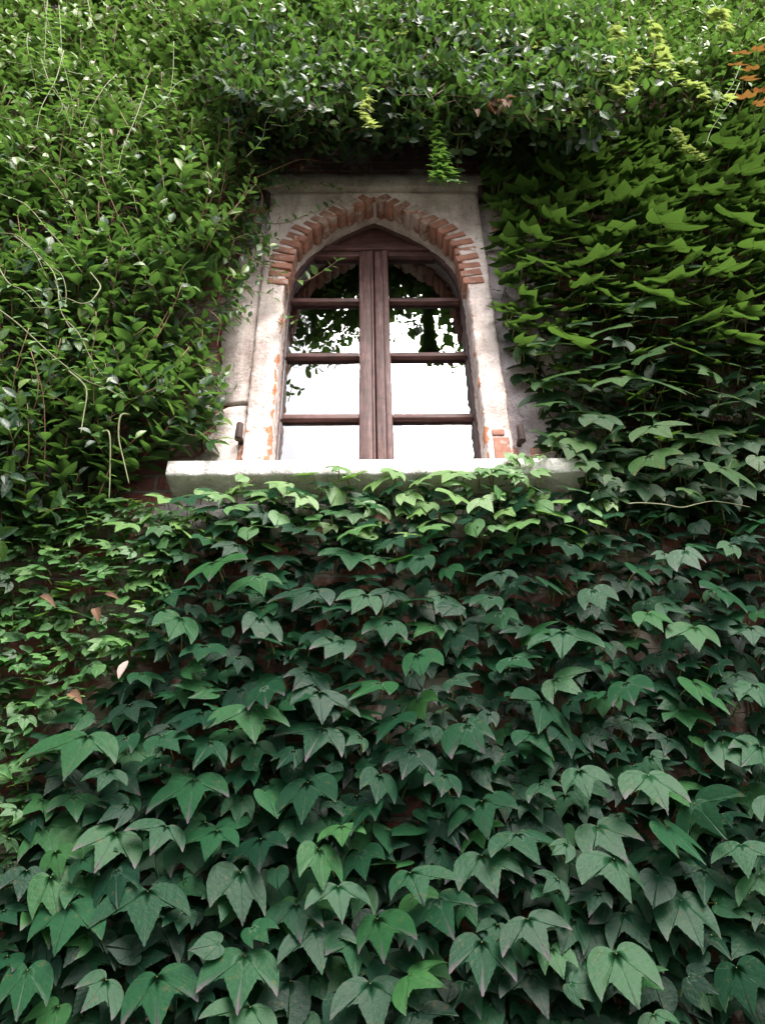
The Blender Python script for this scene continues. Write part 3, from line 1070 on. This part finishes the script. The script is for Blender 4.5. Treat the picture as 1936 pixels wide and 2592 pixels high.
# ------------------------------------------------------------------ 1b  young bright shoots reaching up to the sill
yng = thing('young_ivy', 'fresh light green young creeper leaves crowding up under the stone window sill', 'climbing plant', (0.1, WALL_Y, 3.2))
P_YNG = wall_poly([(260, 1095), (400, 1060), (560, 1050), (760, 1030), (1000, 1022), (1130, 1015), (1200, 1060), (1330, 1080), (1280, 1150), (1000, 1160), (700, 1170), (420, 1180), (280, 1170)], 0.1, K)
yb = ys_ = MB()
creeper_fill(yb, ys_, P_YNG, 0.055, (0.07, 0.13), (0.03, 0.15), (42, 70), 0.25, 0.22)
creeper_fill(yb, ys_, P_YNG, 0.065, (0.07, 0.125), (0.10, 0.17), (45, 75), 0.25, 0.35)
yb.build('foliage', [M_SMALL, M_STALK], yng, True)

# ------------------------------------------------------------------ 2  the same creeper right of the window
rgt = thing('boston_ivy', 'bright green creeper with broad upturned leaves on the wall right of the window', 'climbing plant', (1.2, WALL_Y, 3.4))
P_RGT = wall_poly([(1045, 310), (1130, 285), (1300, 290), (1460, 255), (1560, 190), (1660, 150), (1840, 120), (1840, 1085), (1652, 1085), (1290, 1085), (1245, 1010), (1195, 960), (1160, 830),
                   (1120, 760), (1088, 690), (1095, 560), (1075, 480), (1055, 400)], 0.10, K)
rb = rs_ = MB()
KEY_RGT = [(1232, 968, 85, -15), (1262, 1000, 75, 0), (1205, 935, 60, -20), (1180, 870, 70, -10), (1235, 735, 125, 0), (1325, 705, 135, 10), (1062, 378, 60, 0), (1140, 408, 90, 10), (1195, 375, 85, -10), (1270, 348, 85, 10), (1250, 458, 100, 0), (1335, 432, 100, 5),
           (1150, 505, 80, 0), (1195, 470, 95, 15), (1285, 558, 115, 0), (1375, 542, 125, 5), (1155, 562, 80, -10), (1195, 612, 90, 10), (1128, 578, 70, -15), (1430, 482, 115, 10),
           (1520, 412, 110, 0), (1590, 472, 110, 10), (1600, 372, 110, 0), (1500, 578, 110, 0), (1430, 640, 110, 0), (1375, 652, 110, 10), (1560, 585, 115, 10), (1625, 535, 110, 0),
           (1620, 645, 110, 0), (1455, 602, 110, 0), (1400, 762, 110, 0), (1500, 760, 115, 0), (1590, 725, 120, 10), (1220, 805, 110, -10), (1340, 815, 115, 0), (1440, 830, 120, 10),
           (1560, 850, 120, 0), (1300, 900, 110, -5), (1410, 920, 120, 5), (1520, 935, 120, 0), (1260, 955, 110, -15), (1400, 985, 130, 5), (1560, 1010, 130, 5), (1480, 700, 110, 0),
           (1140, 690, 80, -15), (1180, 740, 90, -10), (1460, 540, 110, 0), (1330, 495, 100, 0), (1230, 515, 90, 0), (1400, 395, 95, 0), (1470, 350, 95, 0), (1560, 310, 95, 5)]
keep = own_leaves(rb, rs_, KEY_RGT, (0.14, 0.20), True, 0.2)
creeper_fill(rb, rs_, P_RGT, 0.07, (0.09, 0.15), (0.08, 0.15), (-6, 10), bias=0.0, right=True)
creeper_fill(rb, rs_, P_RGT, 0.068, (0.09, 0.15), (0.02, 0.06), (8, 10), bias=-0.2, right=True)  # inner layers coloured darker to stand for shade behind the front leaves
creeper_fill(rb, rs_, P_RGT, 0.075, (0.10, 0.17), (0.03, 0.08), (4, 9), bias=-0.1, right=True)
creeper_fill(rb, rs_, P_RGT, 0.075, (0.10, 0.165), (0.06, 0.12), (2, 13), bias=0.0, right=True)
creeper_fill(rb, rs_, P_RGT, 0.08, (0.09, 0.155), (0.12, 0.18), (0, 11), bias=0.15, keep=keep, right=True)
rb.build('foliage', [M_IVY_R, M_STALK], rgt, True)
wsb = MB()
wall_stems(wsb, P_RGT, 26)
wsb.build('stems', M_BARK, rgt, True)


# ------------------------------------------------------------------ shoots with opposite oval leaves
def shoot(lb, sb_, p, d0, length, leaf, droop, step=0.04, r=0.0016, rndb=0.0, tm=OVAL_T, grow=1.0):
    d = d0 / np.linalg.norm(d0)
    pts = [p.copy()]
    n = max(3, int(length / step))
    ph = rng.uniform(0, math.pi)
    for i in range(n):
        f = i / n
        d = d + np.array([rng.normal(0, 0.10), rng.normal(0, 0.10), rng.normal(0, 0.08) + droop])
        d /= np.linalg.norm(d)
        q = pts[-1] + d * step
        if q[1] > WALL_Y - 0.02:
            q[1] = WALL_Y - 0.02
        pts.append(q)
        ph += math.pi / 2 + rng.normal(0, 0.35)
        u = np.cross(d, np.array([0.2, 0.4, 0.9]))
        u /= np.linalg.norm(u) + 1e-9
        v = np.cross(d, u)
        rad = u * math.cos(ph) + v * math.sin(ph)
        sz = leaf * (1.0 - 0.55 * f * grow) * rng.uniform(0.8, 1.2)
        for sg in (1, -1):
            if rng.random() < 0.12:
                continue
            ld = rad * sg * 0.9 + d * rng.uniform(0.2, 0.7) + np.array([0, -0.25, 0.05]) + rng.normal(0, 0.15, 3)
            nn = d * 0.8 - rad * sg * 0.4 + UPV * 0.5 + OUTV * 0.25 + rng.normal(0, 0.2, 3)
            put(lb, tm[rng.integers(len(tm))], q + rad * sg * 0.003, ld, nn, sz, float(np.clip(rng.beta(2, 2.6) + rndb + 0.25 * f, 0, 1)), rng.uniform(0.5, 1.6))
    sb_.tube(pts, r, r * 0.6, 4, False)
    return pts


def hole(x, z):
    """hollows between the clumps of growth"""
    return lump(x * 1.7 + 4, z * 1.7 + 1, 11) < 0.36


def climber(poly, dens, thick, leaf, lb, sb_, updown=1.0, dmin=0.05, edge=0.15, rndb=0.0):
    P = scatter(poly, dmin)
    E_ = edge_dist(P, poly)
    for (x, z), e in zip(P, E_):
        T = thick(x, z) * min(1.0, 0.25 + e / edge)
        hollow = hole(x, z)
        for _ in range(dens):
            o = T * rng.uniform(0.15, 1.0) ** 0.6
            if hollow and o > 0.10:
                if rng.random() < 0.6:
                    continue
                o *= 0.5
            d = np.array([rng.normal(0, 0.45), -rng.uniform(0.1, 0.8), updown * rng.uniform(0.3, 1.1)])
            L = rng.uniform(0.12, 0.30)
            rb_ = rndb + 0.03 + 0.30 * max(-1.2, min(2.0, z - 4.2)) + 0.4 * (o / T - 0.75)  # leaf colour painted darker low and deep, lighter high, imitating light and shade
            shoot(lb, sb_, np.array([x + rng.normal(0, 0.02), WALL_Y - o, z + rng.normal(0, 0.02)]), d, L, leaf * rng.uniform(0.75, 1.25) * float(np.interp(z, (3.2, 5.0), (1.3, 1.0))), rng.normal(-0.05, 0.06), rndb=rb_)


def outer_shoots(poly, n, thick, leaf, lb, sb_, rb_=0.25):
    lo, hi = poly.min(0), poly.max(0)
    k = 0
    while k < n:
        x, z = rng.uniform(lo, hi)
        if not inside(np.array([[x, z]]), poly)[0] or hole(x, z):
            continue
        k += 1
        o = thick(x, z) * rng.uniform(0.85, 1.1)
        shoot(lb, sb_, np.array([x, WALL_Y - o, z]), np.array([rng.normal(0, 0.35), -rng.uniform(0.05, 0.5), 1.0]), rng.uniform(0.25, 0.5), leaf * rng.uniform(0.8, 1.15), -0.02, 0.055, 0.0026, rb_ + rng.normal(0, 0.1) + 0.2 * max(-1.2, min(1, z - 4.6)))  # height term paints upper shoots lighter and lower ones darker, as daylight falls


# ------------------------------------------------------------------ 3  glossy climber left of the window
lft = thing('evergreen_climber', 'glossy evergreen climber with small oval leaves massed on the wall left of the window', 'climbing plant', (-1.3, WALL_Y, 3.3))
P_LFT = wall_poly([(-150, -30), (560, -30), (590, 200), (565, 335), (525, 420), (490, 470), (495, 560), (455, 640), (432, 700), (400, 800), (415, 890), (405, 960), (310, 990), (250, 1040), (190, 1140), (-160, 1230)], 0.12, K)
lb, sb_ = MB(), MB()
T_LFT = lambda x, z: 0.04 + 0.16 * lump(x, z, 3) + 0.20 * lump(x * 1.3 + 7, z, 12)
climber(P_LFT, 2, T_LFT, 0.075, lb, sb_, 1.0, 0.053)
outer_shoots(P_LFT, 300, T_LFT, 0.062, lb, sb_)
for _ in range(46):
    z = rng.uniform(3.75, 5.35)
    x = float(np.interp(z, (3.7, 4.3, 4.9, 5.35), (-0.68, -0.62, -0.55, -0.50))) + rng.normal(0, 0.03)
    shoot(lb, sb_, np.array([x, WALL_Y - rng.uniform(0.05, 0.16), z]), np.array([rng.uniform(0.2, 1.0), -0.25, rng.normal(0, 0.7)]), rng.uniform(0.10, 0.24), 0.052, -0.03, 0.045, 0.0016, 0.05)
lb.build('foliage', M_CLIMB, lft, True)
sb_.build('stems', M_REDSTEM, lft, True)

# ------------------------------------------------------------------ 4  the overhang above the window
top = thing('evergreen_climber', 'shaggy overhanging mass of oval leaved climber bulging out above the window hood', 'climbing plant', (0.2, WALL_Y, 5.5))
P_TOP = np.array([(-0.80, 5.72), (-0.45, 5.86), (0.0, 5.90), (0.45, 5.88), (0.8, 5.75), (1.3, 5.65), (1.7, 5.7), (2.9, 5.9), (3.1, 8.6), (-0.95, 8.6), (-0.95, 6.3)])
lb, sb_ = MB(), MB()
T_TOP = lambda x, z: 0.24 + 0.10 * lump(x + 3, z, 4) + 0.16 * lump(x * 1.2 + 2, z, 11) + (0.08 if z < 6.3 else 0) - 0.22 * max(0.0, min(1.0, (x - 0.75) / 0.5))
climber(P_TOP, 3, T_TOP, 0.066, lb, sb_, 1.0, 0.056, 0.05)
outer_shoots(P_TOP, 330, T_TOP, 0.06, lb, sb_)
# the bulge that hangs forward over the window ...
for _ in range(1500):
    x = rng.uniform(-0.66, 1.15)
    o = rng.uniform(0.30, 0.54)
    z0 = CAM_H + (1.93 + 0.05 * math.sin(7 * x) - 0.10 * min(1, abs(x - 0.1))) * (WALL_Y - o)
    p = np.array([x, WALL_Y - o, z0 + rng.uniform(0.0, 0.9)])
    shoot(lb, sb_, p, np.array([rng.normal(0, 0.5), rng.uniform(-0.5, 0.2), rng.uniform(-0.5, 0.9)]), rng.uniform(0.1, 0.22), 0.064, -0.04, rndb=0.35 * (p[2] - z0) - 0.1)  # leaf colour lightens upward from the rim, painting in light from above
# ... and the growth set back below it, shade painted into its leaf colour
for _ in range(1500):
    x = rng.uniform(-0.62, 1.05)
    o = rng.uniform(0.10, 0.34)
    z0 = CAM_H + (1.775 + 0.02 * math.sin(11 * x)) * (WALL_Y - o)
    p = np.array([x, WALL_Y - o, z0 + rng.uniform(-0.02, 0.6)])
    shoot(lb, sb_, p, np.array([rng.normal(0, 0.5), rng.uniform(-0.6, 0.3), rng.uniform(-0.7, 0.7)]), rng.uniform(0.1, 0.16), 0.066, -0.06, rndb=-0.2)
P_HOOD = np.array([(-0.75, 5.5), (-0.5, 5.52), (0.1, 5.62), (0.5, 5.54), (0.8, 5.5), (1.0, 5.95), (-0.8, 5.95)])
climber(P_HOOD, 1, lambda x, z: 0.10, 0.055, lb, sb_, -0.2, 0.07, 0.02, -0.25)  # sparse dark leaves added to paint shade on the wall above the hood
lb.build('foliage', M_CLIMB, top, True)
sb_.build('stems', M_REDSTEM, top, True)

# ------------------------------------------------------------------ 5  small-leaved ivy at the lower left
sml = thing('small_leaved_ivy', 'light green small leaved ivy creeping down the wall at the lower left', 'climbing plant', (-1.1, WALL_Y, 2.2))
P_SML = wall_poly([(215, 1085), (360, 1090), (400, 1120), (370, 1250), (345, 1400), (190, 1500), (135, 1570), (85, 1640), (50, 1800), (20, 1930), (-120, 1990), (-130, 1190)], 0.08, K)
lb = sb_ = MB()
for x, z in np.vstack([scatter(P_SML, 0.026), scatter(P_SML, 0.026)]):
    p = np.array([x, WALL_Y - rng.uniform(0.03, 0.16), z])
    creeper_leaf(lb, sb_ if rng.random() < 0.5 else None, p, rng.uniform(0.04, 0.08), R(rng.uniform(30, 75)), R(rng.normal(0, 35)), rng.normal(0, 0.4), float(np.clip(rng.beta(2, 2) - 0.12 + 0.28 * (z - 2.7), 0, 1)), SMALL_T[rng.integers(3)])  # leaf colour darkens downward, painting in the shade at the lower left
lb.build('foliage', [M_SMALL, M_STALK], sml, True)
wsb = MB()
wall_stems(wsb, P_SML, 14, (0.002, 0.004), 0.05)
wsb.build('stems', M_REDSTEM, sml, True)


# ------------------------------------------------------------------ 6  trailing and twining strands
def path(pts, k=1.0, ox=0.0, oy=0.0, off=0.3, off2=None):
    n = len(pts)
    off2 = off if off2 is None else off2
    return np.array([unproj(x / k + ox, y / k + oy, off + (off2 - off) * i / max(1, n - 1)) for i, (x, y) in enumerate(pts)])


def along(P, step):
    d = np.concatenate(([0], np.cumsum(np.linalg.norm(np.diff(P, axis=0), axis=1))))
    t = np.arange(step, d[-1], step)
    Q = np.stack([np.interp(t, d, P[:, i]) for i in range(3)], 1)
    T = np.stack([np.interp(np.minimum(t + .01, d[-1]), d, P[:, i]) - np.interp(t - .01, d, P[:, i]) for i in range(3)], 1)
    return Q, T / (np.linalg.norm(T, axis=1)[:, None] + 1e-9)


def strand(mb, P, r, leaf=0.0, step=0.05, tm=OVAL_T, mat=1, rnd=(0.4, 1.0), keepp=0.85):
    C = mb.tube(P, r, r * 0.35, 6, mat=mat)
    if leaf:
        Q, T = along(C, step)
        ph = 0
        for q, t in zip(Q, T):
            u = np.cross(t, OUTV + 0.2)
            u /= np.linalg.norm(u) + 1e-9
            for sg in (1, -1):
                if rng.random() > keepp:
                    continue
                ld = u * sg + t * 0.5 + OUTV * rng.uniform(0, 0.6) + UPV * rng.uniform(-0.3, 0.4)
                put(mb, tm[rng.integers(len(tm))], q, ld, OUTV * 0.7 + UPV * 0.8 + rng.normal(0, 0.25, 3), leaf * rng.uniform(0.65, 1.2), float(rng.uniform(*rnd)), rng.uniform(0.4, 1.3))


Z3, Z5 = 1.7066, 2.36
twn = thing('twining_vine', 'pale green twining stems looping and trailing over the left climber and overhang', 'climbing plant', (-1.2, WALL_Y - 0.3, 4.2))
for pts, k, oy, off, r, lf in (
        ([(0, 520), (120, 535), (250, 560), (330, 620), (400, 680), (480, 740), (560, 800), (590, 900)], Z3, 0, 0.36, 0.0045, 0.035),
        ([(0, 700), (120, 705), (250, 720), (340, 760), (430, 820), (490, 860)], Z3, 0, 0.34, 0.004, 0.03),
        ([(0, 230), (40, 270), (130, 310), (220, 360), (270, 450), (250, 520)], Z3, 0, 0.36, 0.005, 0.03),
        ([(290, 320), (370, 315), (440, 325), (510, 370), (590, 440), (680, 520), (740, 620)], Z3, 0, 0.36, 0.0035, 0.03),
        ([(360, 430), (430, 405), (520, 420), (620, 480), (660, 510), (740, 520)], Z3, 0, 0.37, 0.003, 0.03),
        ([(600, 510), (700, 440), (770, 370), (850, 335), (1000, 345), (1100, 300), (1200, 320)], Z3, 0, 0.38, 0.004, 0.045),
        ([(1200, 320), (1290, 290), (1400, 285), (1470, 320), (1500, 370), (1600, 390), (1640, 400)], Z3, 0, 0.50, 0.005, 0.04),
        ([(830, 340), (900, 320), (960, 335), (990, 370), (1010, 350), (980, 330), (1040, 300)], Z3, 0, 0.40, 0.0035, 0.0),
        ([(900, 160), (945, 105), (950, 150), (905, 215), (920, 270), (950, 310)], Z3, 0, 0.38, 0.003, 0.0),
        ([(1060, 660), (1130, 600), (1150, 540), (1190, 470), (1240, 380), (1330, 295)], Z3, 0, 0.36, 0.003, 0.045),
        ([(1170, 545), (1250, 545), (1320, 500), (1420, 420), (1500, 380)], Z3, 0, 0.40, 0.003, 0.0),
        ([(380, 0), (400, 90), (440, 160), (455, 240)], Z3, 0, 0.36, 0.004, 0.03),
        ([(255, 20), (265, 130), (265, 240), (290, 330), (320, 470)], Z3, 0, 0.36, 0.0045, 0.03),
        ([(640, 0), (700, 80), (760, 150), (830, 240)], Z3, 0, 0.36, 0.003, 0.035),
        ([(0, 840), (110, 880), (200, 980), (270, 1060), (350, 1160)], Z3, 0, 0.34, 0.005, 0.03),
        ([(0, 1010), (80, 1030), (150, 1090), (200, 1190)], Z3, 0, 0.34, 0.004, 0.0),
        ([(90, 0), (180, 60), (300, 180), (350, 300), (380, 480), (480, 600), (560, 760), (620, 840)], Z5, 600, 0.33, 0.005, 0.03),
        ([(0, 440), (100, 500), (200, 600), (340, 730), (500, 830), (640, 910), (760, 980)], Z5, 600, 0.32, 0.005, 0.035),
        ([(540, 210), (590, 260), (590, 320), (540, 385), (480, 400), (390, 378), (340, 400), (240, 430), (140, 420)], Z5, 600, 0.35, 0.005, 0.0),
        ([(380, 470), (420, 530), (500, 562), (560, 530), (575, 490)], Z5, 600, 0.34, 0.0035, 0.0),
        ([(320, 215), (370, 230), (390, 300), (375, 370), (345, 300), (320, 240)], Z5, 600, 0.35, 0.0035, 0.0),
        ([(400, 790), (490, 850), (515, 930), (490, 1040), (480, 1160)], Z5, 600, 0.32, 0.006, 0.0),
        ([(770, 1038), (725, 1080), (708, 1190), (735, 1320), (775, 1480)], Z5, 600, 0.20, 0.0065, 0.0),
        ([(560, 1170), (660, 1190), (655, 1400), (650, 1560)], Z5, 600, 0.2, 0.006, 0.0),
        ([(0, 200), (60, 290), (150, 330), (240, 410), (300, 400)], Z5, 600, 0.35, 0.005, 0.03)):
    mb = MB()
    P = path(pts, k, 0, oy, off + 0.05)
    P[:, 1] += rng.normal(0, 0.012, len(P))
    strand(mb, P, r * 0.68, max(lf, 0.028), 0.06, keepp=0.85 if lf else 0.3)
    mb.build('shoot', [M_SMALL, M_TWINE], twn, True)

for _ in range(26):
    x0, y0 = rng.uniform(0, 1900), rng.uniform(-40, 240)
    if 560 < x0 < 1250:
        y0 *= 0.6
    dx, L = rng.normal(0, 60), rng.uniform(90, 220)
    mb = MB()
    P = path([(x0, y0), (x0 + dx * 0.3, y0 + L * 0.35), (x0 + dx * 0.8, y0 + L * 0.7), (x0 + dx, y0 + L)], 1, 0, 0, 0.43 if x0 < 1300 else 0.36)
    P[:, 1] += rng.normal(0, 0.02, 4)
    strand(mb, P, 0.0028, 0.034, 0.045, keepp=0.6, rnd=(0.6, 1.0))
    mb.build('shoot', [M_SMALL, M_TWINE], twn, True)

sho = thing('climbing_shoots', 'thin leafy shoots straying from the climber across the left jamb and hood of the window', 'climbing plant', (-0.5, WALL_Y - 0.1, 4.9))
ZW = 1 / 0.4295
for pts, off, off2, lf in (
        ([(380, 200), (480, 290), (560, 420), (575, 520)], 0.22, 0.12, 0.05), ([(400, 650), (520, 700), (640, 760), (740, 810), (860, 840), (960, 790), (1060, 720)], 0.15, 0.10, 0.042),
        ([(330, 900), (480, 890), (570, 900), (670, 920)], 0.16, 0.10, 0.045), ([(560, 240), (720, 170), (840, 125), (960, 135)], 0.22, 0.25, 0.0),
        ([(620, 300), (800, 280), (950, 270), (1060, 290), (1080, 320)], 0.16, 0.10, 0.04), ([(580, 500), (740, 500), (880, 450), (1010, 400), (1080, 340)], 0.14, 0.09, 0.04),
        ([(540, 240), (600, 300), (615, 370), (590, 430), (570, 520), (600, 600)], 0.22, 0.15, 0.045), ([(300, 1010), (370, 1080), (360, 1150), (350, 1230)], 0.16, 0.14, 0.06),
        ([(220, 1330), (310, 1360), (380, 1370)], 0.16, 0.12, 0.05), ([(150, 1740), (250, 1750), (330, 1700), (370, 1680)], 0.16, 0.12, 0.055), ([(280, 1850), (310, 1800), (340, 1760), (380, 1800)], 0.14, 0.14, 0.07),
        ([(430, 600), (540, 560), (620, 560)], 0.18, 0.12, 0.05), ([(640, 610), (660, 720), (680, 850), (670, 950)], 0.09, 0.07, 0.035), ([(440, 480), (520, 420), (610, 400)], 0.2, 0.15, 0.05),
        ([(720, 1150), (760, 1060), (810, 1085)], 0.06, 0.06, 0.035)):
    mb = MB()
    strand(mb, path(pts, ZW, 400, 350, off, off2), 0.0022, lf, 0.045, keepp=0.75, rnd=(0.3, 0.95))
    mb.build('shoot', [M_CLIMB, M_REDSTEM], sho, True)

drp = thing('variegated_creeper', 'pale yellow green small leaved creeper draped over the upper right overhang', 'climbing plant', (1.2, WALL_Y - 0.35, 6.4))
for pts, off, lf, st in (
        ([(1020, 130), (1000, 260), (1040, 330), (1030, 430)], 0.42, 0.042, 0.030), ([(1130, 260), (1200, 310), (1280, 360), (1370, 370), (1400, 440), (1440, 460), (1510, 405)], 0.44, 0.045, 0.030),
        ([(960, 290), (900, 400), (830, 490)], 0.40, 0.04, 0.03), ([(1150, 90), (1180, 180), (1230, 270), (1330, 290)], 0.42, 0.045, 0.030), ([(1230, 570), (1290, 620), (1350, 660), (1400, 680)], 0.30, 0.035, 0.02),
        ([(60, 130), (120, 120), (190, 150)], 0.42, 0.05, 0.03), ([(620, 180), (650, 220), (690, 170)], 0.42, 0.035, 0.03), ([(1090, 230), (1060, 300), (970, 330), (990, 420)], 0.43, 0.042, 0.030),
        ([(1380, 80), (1440, 60), (1500, 130)], 0.42, 0.045, 0.03), ([(230, 20), (260, 60), (262, 160), (245, 210)], 0.42, 0.0, 0.05)):
    mb = MB()
    strand(mb, path(pts, Z3, 968, 0, off + 0.08) + rng.normal(0, 0.015, (len(pts), 3)), 0.0025, lf, st, SMALL_T, rnd=(0.0, 0.9), keepp=0.8)
    mb.build('shoot', [M_YELLOW, M_TWINE], drp, True)

spr = thing('ivy_sprig', 'fresh light green ivy sprig dangling down in front of the hood above the arch', 'climbing plant', (0.1, WALL_Y - 0.36, 5.6))
for pts in ([(235, 510), (240, 600), (252, 660), (245, 720), (242, 775)], [(250, 660), (262, 710), (280, 755), (318, 784)]):
    mb = MB()
    strand(mb, path(pts, Z3, 968, 0, 0.37), 0.002, 0.042, 0.014, SMALL_T, rnd=(0.5, 1.0))
    mb.build('shoot', [M_SMALL, M_REDSTEM], spr, True)
mb = MB()
for x, y, wd, sw in ((215, 515, 0.06, -20), (245, 485, 0.07, 0), (330, 580, 0.10, 30), (265, 550, 0.06, 10)):
    creeper_leaf(mb, mb, unproj(x / Z3 + 968, y / Z3, 0.38), wd, R(60), R(sw), 0, 0.8)
mb.build('foliage', [M_SMALL, M_STALK], spr, True)

spw = thing('ivy_sprig', 'whitish variegated sprig hanging from the tip of the arching vine left of the overhang centre', 'climbing plant', (-0.1, WALL_Y - 0.4, 6.0))
mb = MB()
strand(mb, path([(1560, 380), (1585, 440), (1560, 490), (1580, 520), (1605, 545)], Z3, 0, 0, 0.56), 0.002, 0.034, 0.02, SMALL_T, rnd=(0.8, 1.0))
mb.build('shoot', [M_YELLOW, M_TWINE], spw, True)

sil = thing('ivy_sprig', 'short pale runner of tiny ivy leaves climbing across the underside of the stone sill', 'climbing plant', (-0.5, WALL_Y - 0.1, 3.45))
mb = MB()
strand(mb, path([(600, 560), (680, 520), (750, 470), (830, 420), (880, 390), (960, 375), (1020, 372)], 3.258, 380, 1090, 0.10, 0.135), 0.002, 0.035, 0.03, SMALL_T, rnd=(0.85, 1.0), keepp=0.6)
mb.build('shoot', [M_SMALL, M_REDSTEM], sil, True)
sir = thing('ivy_sprig', 'runner of small bright ivy leaves lying along the right end of the stone sill', 'climbing plant', (0.5, WALL_Y - 0.13, 3.52))
mb = MB()
strand(mb, path([(1150, 1850), (1100, 1862), (1040, 1872), (960, 1885), (890, 1910), (900, 1960), (960, 2005)], ZW, 900, 350, 0.135, 0.15), 0.002, 0.045, 0.045, SMALL_T, rnd=(0.6, 0.9), keepp=0.7)
for x, y, wd in ((650, 1980, 0.075), (745, 1945, 0.07), (860, 1935, 0.07), (780, 1965, 0.08), (955, 1995, 0.07)):
    creeper_leaf(mb, mb, unproj(900 + x / ZW, 350 + y / ZW, 0.15), wd, R(62), R(rng.normal(0, 20)), 0, 0.75)
mb.build('shoot', [M_SMALL, M_REDSTEM], sir, True)

# autumn-coloured creeper at the right edge
aut = thing('autumn_creeper', 'orange red and yellow autumn creeper leaves at the upper right edge', 'climbing plant', (2.1, WALL_Y - 0.2, 6.2))
mb = MB()
for x, y, wd, sw, rd in ((1545, 230, 0.13, 0, 1.0), (1615, 215, 0.10, 15, 0.82), (1590, 300, 0.11, -40, 1.0), (1640, 395, 0.11, 0, 0.1), (1570, 420, 0.11, -20, 1.0),
                         (1675, 330, 0.12, 40, 0.6), (1690, 430, 0.14, 10, 0.3), (1700, 250, 0.14, 0, 0.85), (1560, 340, 0.12, 30, 1.0), (1520, 280, 0.10, 0, 1.0), (1610, 450, 0.10, 30, 0.95)):
    creeper_leaf(mb, mb, unproj(x / Z3 + 968, y / Z3, rng.uniform(0.40, 0.5)), wd * 0.8, R(rng.uniform(30, 50)), R(sw), 0, rd)
mb.build('foliage', [M_RED, M_STALK], aut, True)

run = thing('bare_runner', 'dark bare woody creeper stem running along the wall above the hood moulding', 'vine stem', (0.1, WALL_Y - 0.02, 5.55))
mb = MB()
mb.tube(path([(-90, 190), (60, 215), (200, 255), (330, 260), (480, 225), (640, 240)], ZW, 900, 350, 0.02), 0.008, 0.005, 6)
mb.tube(path([(330, 260), (420, 200), (520, 150), (600, 60)], ZW, 900, 350, 0.02), 0.005, 0.003, 6)
mb.tube(path([(60, 215), (-60, 240), (-200, 250), (-350, 220)], ZW, 900, 350, 0.02), 0.006, 0.003, 6)
mb.build('stems', M_BARK, run, True)
ten = thing('bare_runner', 'thin tan bare tendril snaking level across the creeper below the right end of the sill', 'vine stem', (1.0, WALL_Y - 0.15, 3.4))
mb = MB()
mb.tube(path([(830, 1830), (910, 1825), (1050, 1835), (1150, 1852), (1250, 1830), (1340, 1815), (1470, 1832), (1560, 1850)], Z5, 1236, 500, 0.2), 0.003, 0.0012, 6)
mb.build('stems', M_TWINE, ten, True)


# dry leaves caught in the plants, each a thing
def dry(px, py, off, size, label, m, rnd, rot, curl=2.5, n=1, name='dry_leaf', group=None):
    p = unproj(px, py, off)
    root = thing(name, label, 'dead leaf' if n == 1 else 'dead leaves', p, group)
    mb = MB()
    for i in range(n):
        q = p + (rng.normal(0, size * 0.22, 3) if n > 1 else 0)
        a = R(rot) + (rng.normal(0, 0.9) if n > 1 else 0)
        d = RIGHT * math.sin(a) - UPV * math.cos(a) + OUTV * rng.uniform(0.1, 0.5)
        t = OVAL_T[1] if n > 1 else OVAL_T[rng.integers(3)]
        put(mb, t, q, d, OUTV + UPV * 0.4 + rng.normal(0, 0.3, 3), size * 0.75 * rng.uniform(0.8, 1.2), rnd if n == 1 else float(rng.random()), curl)
    mb.build('leaf', m, root, True)


dry(968 + 505 / Z3, 440 / Z3, 0.56, 0.075, 'cluster of curled brown dead leaves caught in the overhang above the arch', M_DEAD, 0.8, 0, 2.0, 9, 'dead_leaf_cluster')
dry(968 + 395 / Z3, 475 / Z3, 0.56, 0.06, 'single small curled brown leaf just left of the dead leaf cluster in the overhang', M_DEAD, 0.9, 20)
dry(968 + 330 / Z3, 690 / Z3, 0.06, 0.06, 'pair of dark rusty dead leaves on the wall right of the dangling ivy sprig', M_DEAD, 0.2, 10, 2.0, 3, 'dead_leaf_cluster')
dry(763, 420, 0.2, 0.05, 'tan dry leaf hanging under a thin shoot above the left end of the hood', M_DEAD, 1.0, 5)
dry(921, 436, 0.03, 0.05, 'tan dry leaf stuck to the wall above the middle of the hood', M_DEAD, 0.9, -60)
dry(890, 440, 0.03, 0.04, 'small brown dry leaf left of the tan one on the wall above the hood', M_DEAD, 0.5, 40)
dry(489, 480, 0.36, 0.06, 'brown dry leaf lodged in the climber beside the left end of the hood', M_DEAD, 0.9, -60)
dry(325, 1672, 0.2, 0.07, 'pale pinkish white dry leaf standing out of the greenery at lower left', M_PALE, 0.5, -20, 1.0)
dry(175, 1755, 0.16, 0.06, 'light brown dry leaf in the small ivy below the pale pinkish leaf', M_DEAD, 1.0, 60)
dry(265, 1505, 0.18, 0.06, 'rusty brown dry leaf lying in the small ivy below the left end of the sill', M_DEAD, 0.7, 80)
dry(100, 1510, 0.18, 0.09, 'larger rusty brown dead leaf near the left edge below the glossy climber', M_DEAD, 0.6, 70)
dry(240, 1540, 0.18, 0.05, 'small pale tan dry leaf beside the larger rusty one at the left', M_DEAD, 1.0, 30)
dry(285, 328, 0.42, 0.06, 'single dark red leaf among the climber leaves at upper left', M_RED, 0.0, 10)
dry(572, 728, 0.14, 0.06, 'bright red orange leaf beside the left plaster panel', M_RED, 0.1, 0)
dry(1300, 562, 0.05, 0.06, 'brown withered leaf against the wall below the upper right hinge pin', M_DEAD, 0.2, 20)
dry(800, 1335, 0.12, 0.07, 'orange brown withered leaf among the young ivy under the sill', M_DEAD, 0.9, 30)
dry(945, 1310, 0.12, 0.08, 'long rust brown withered leaf under the middle of the sill', M_DEAD, 0.7, 75)
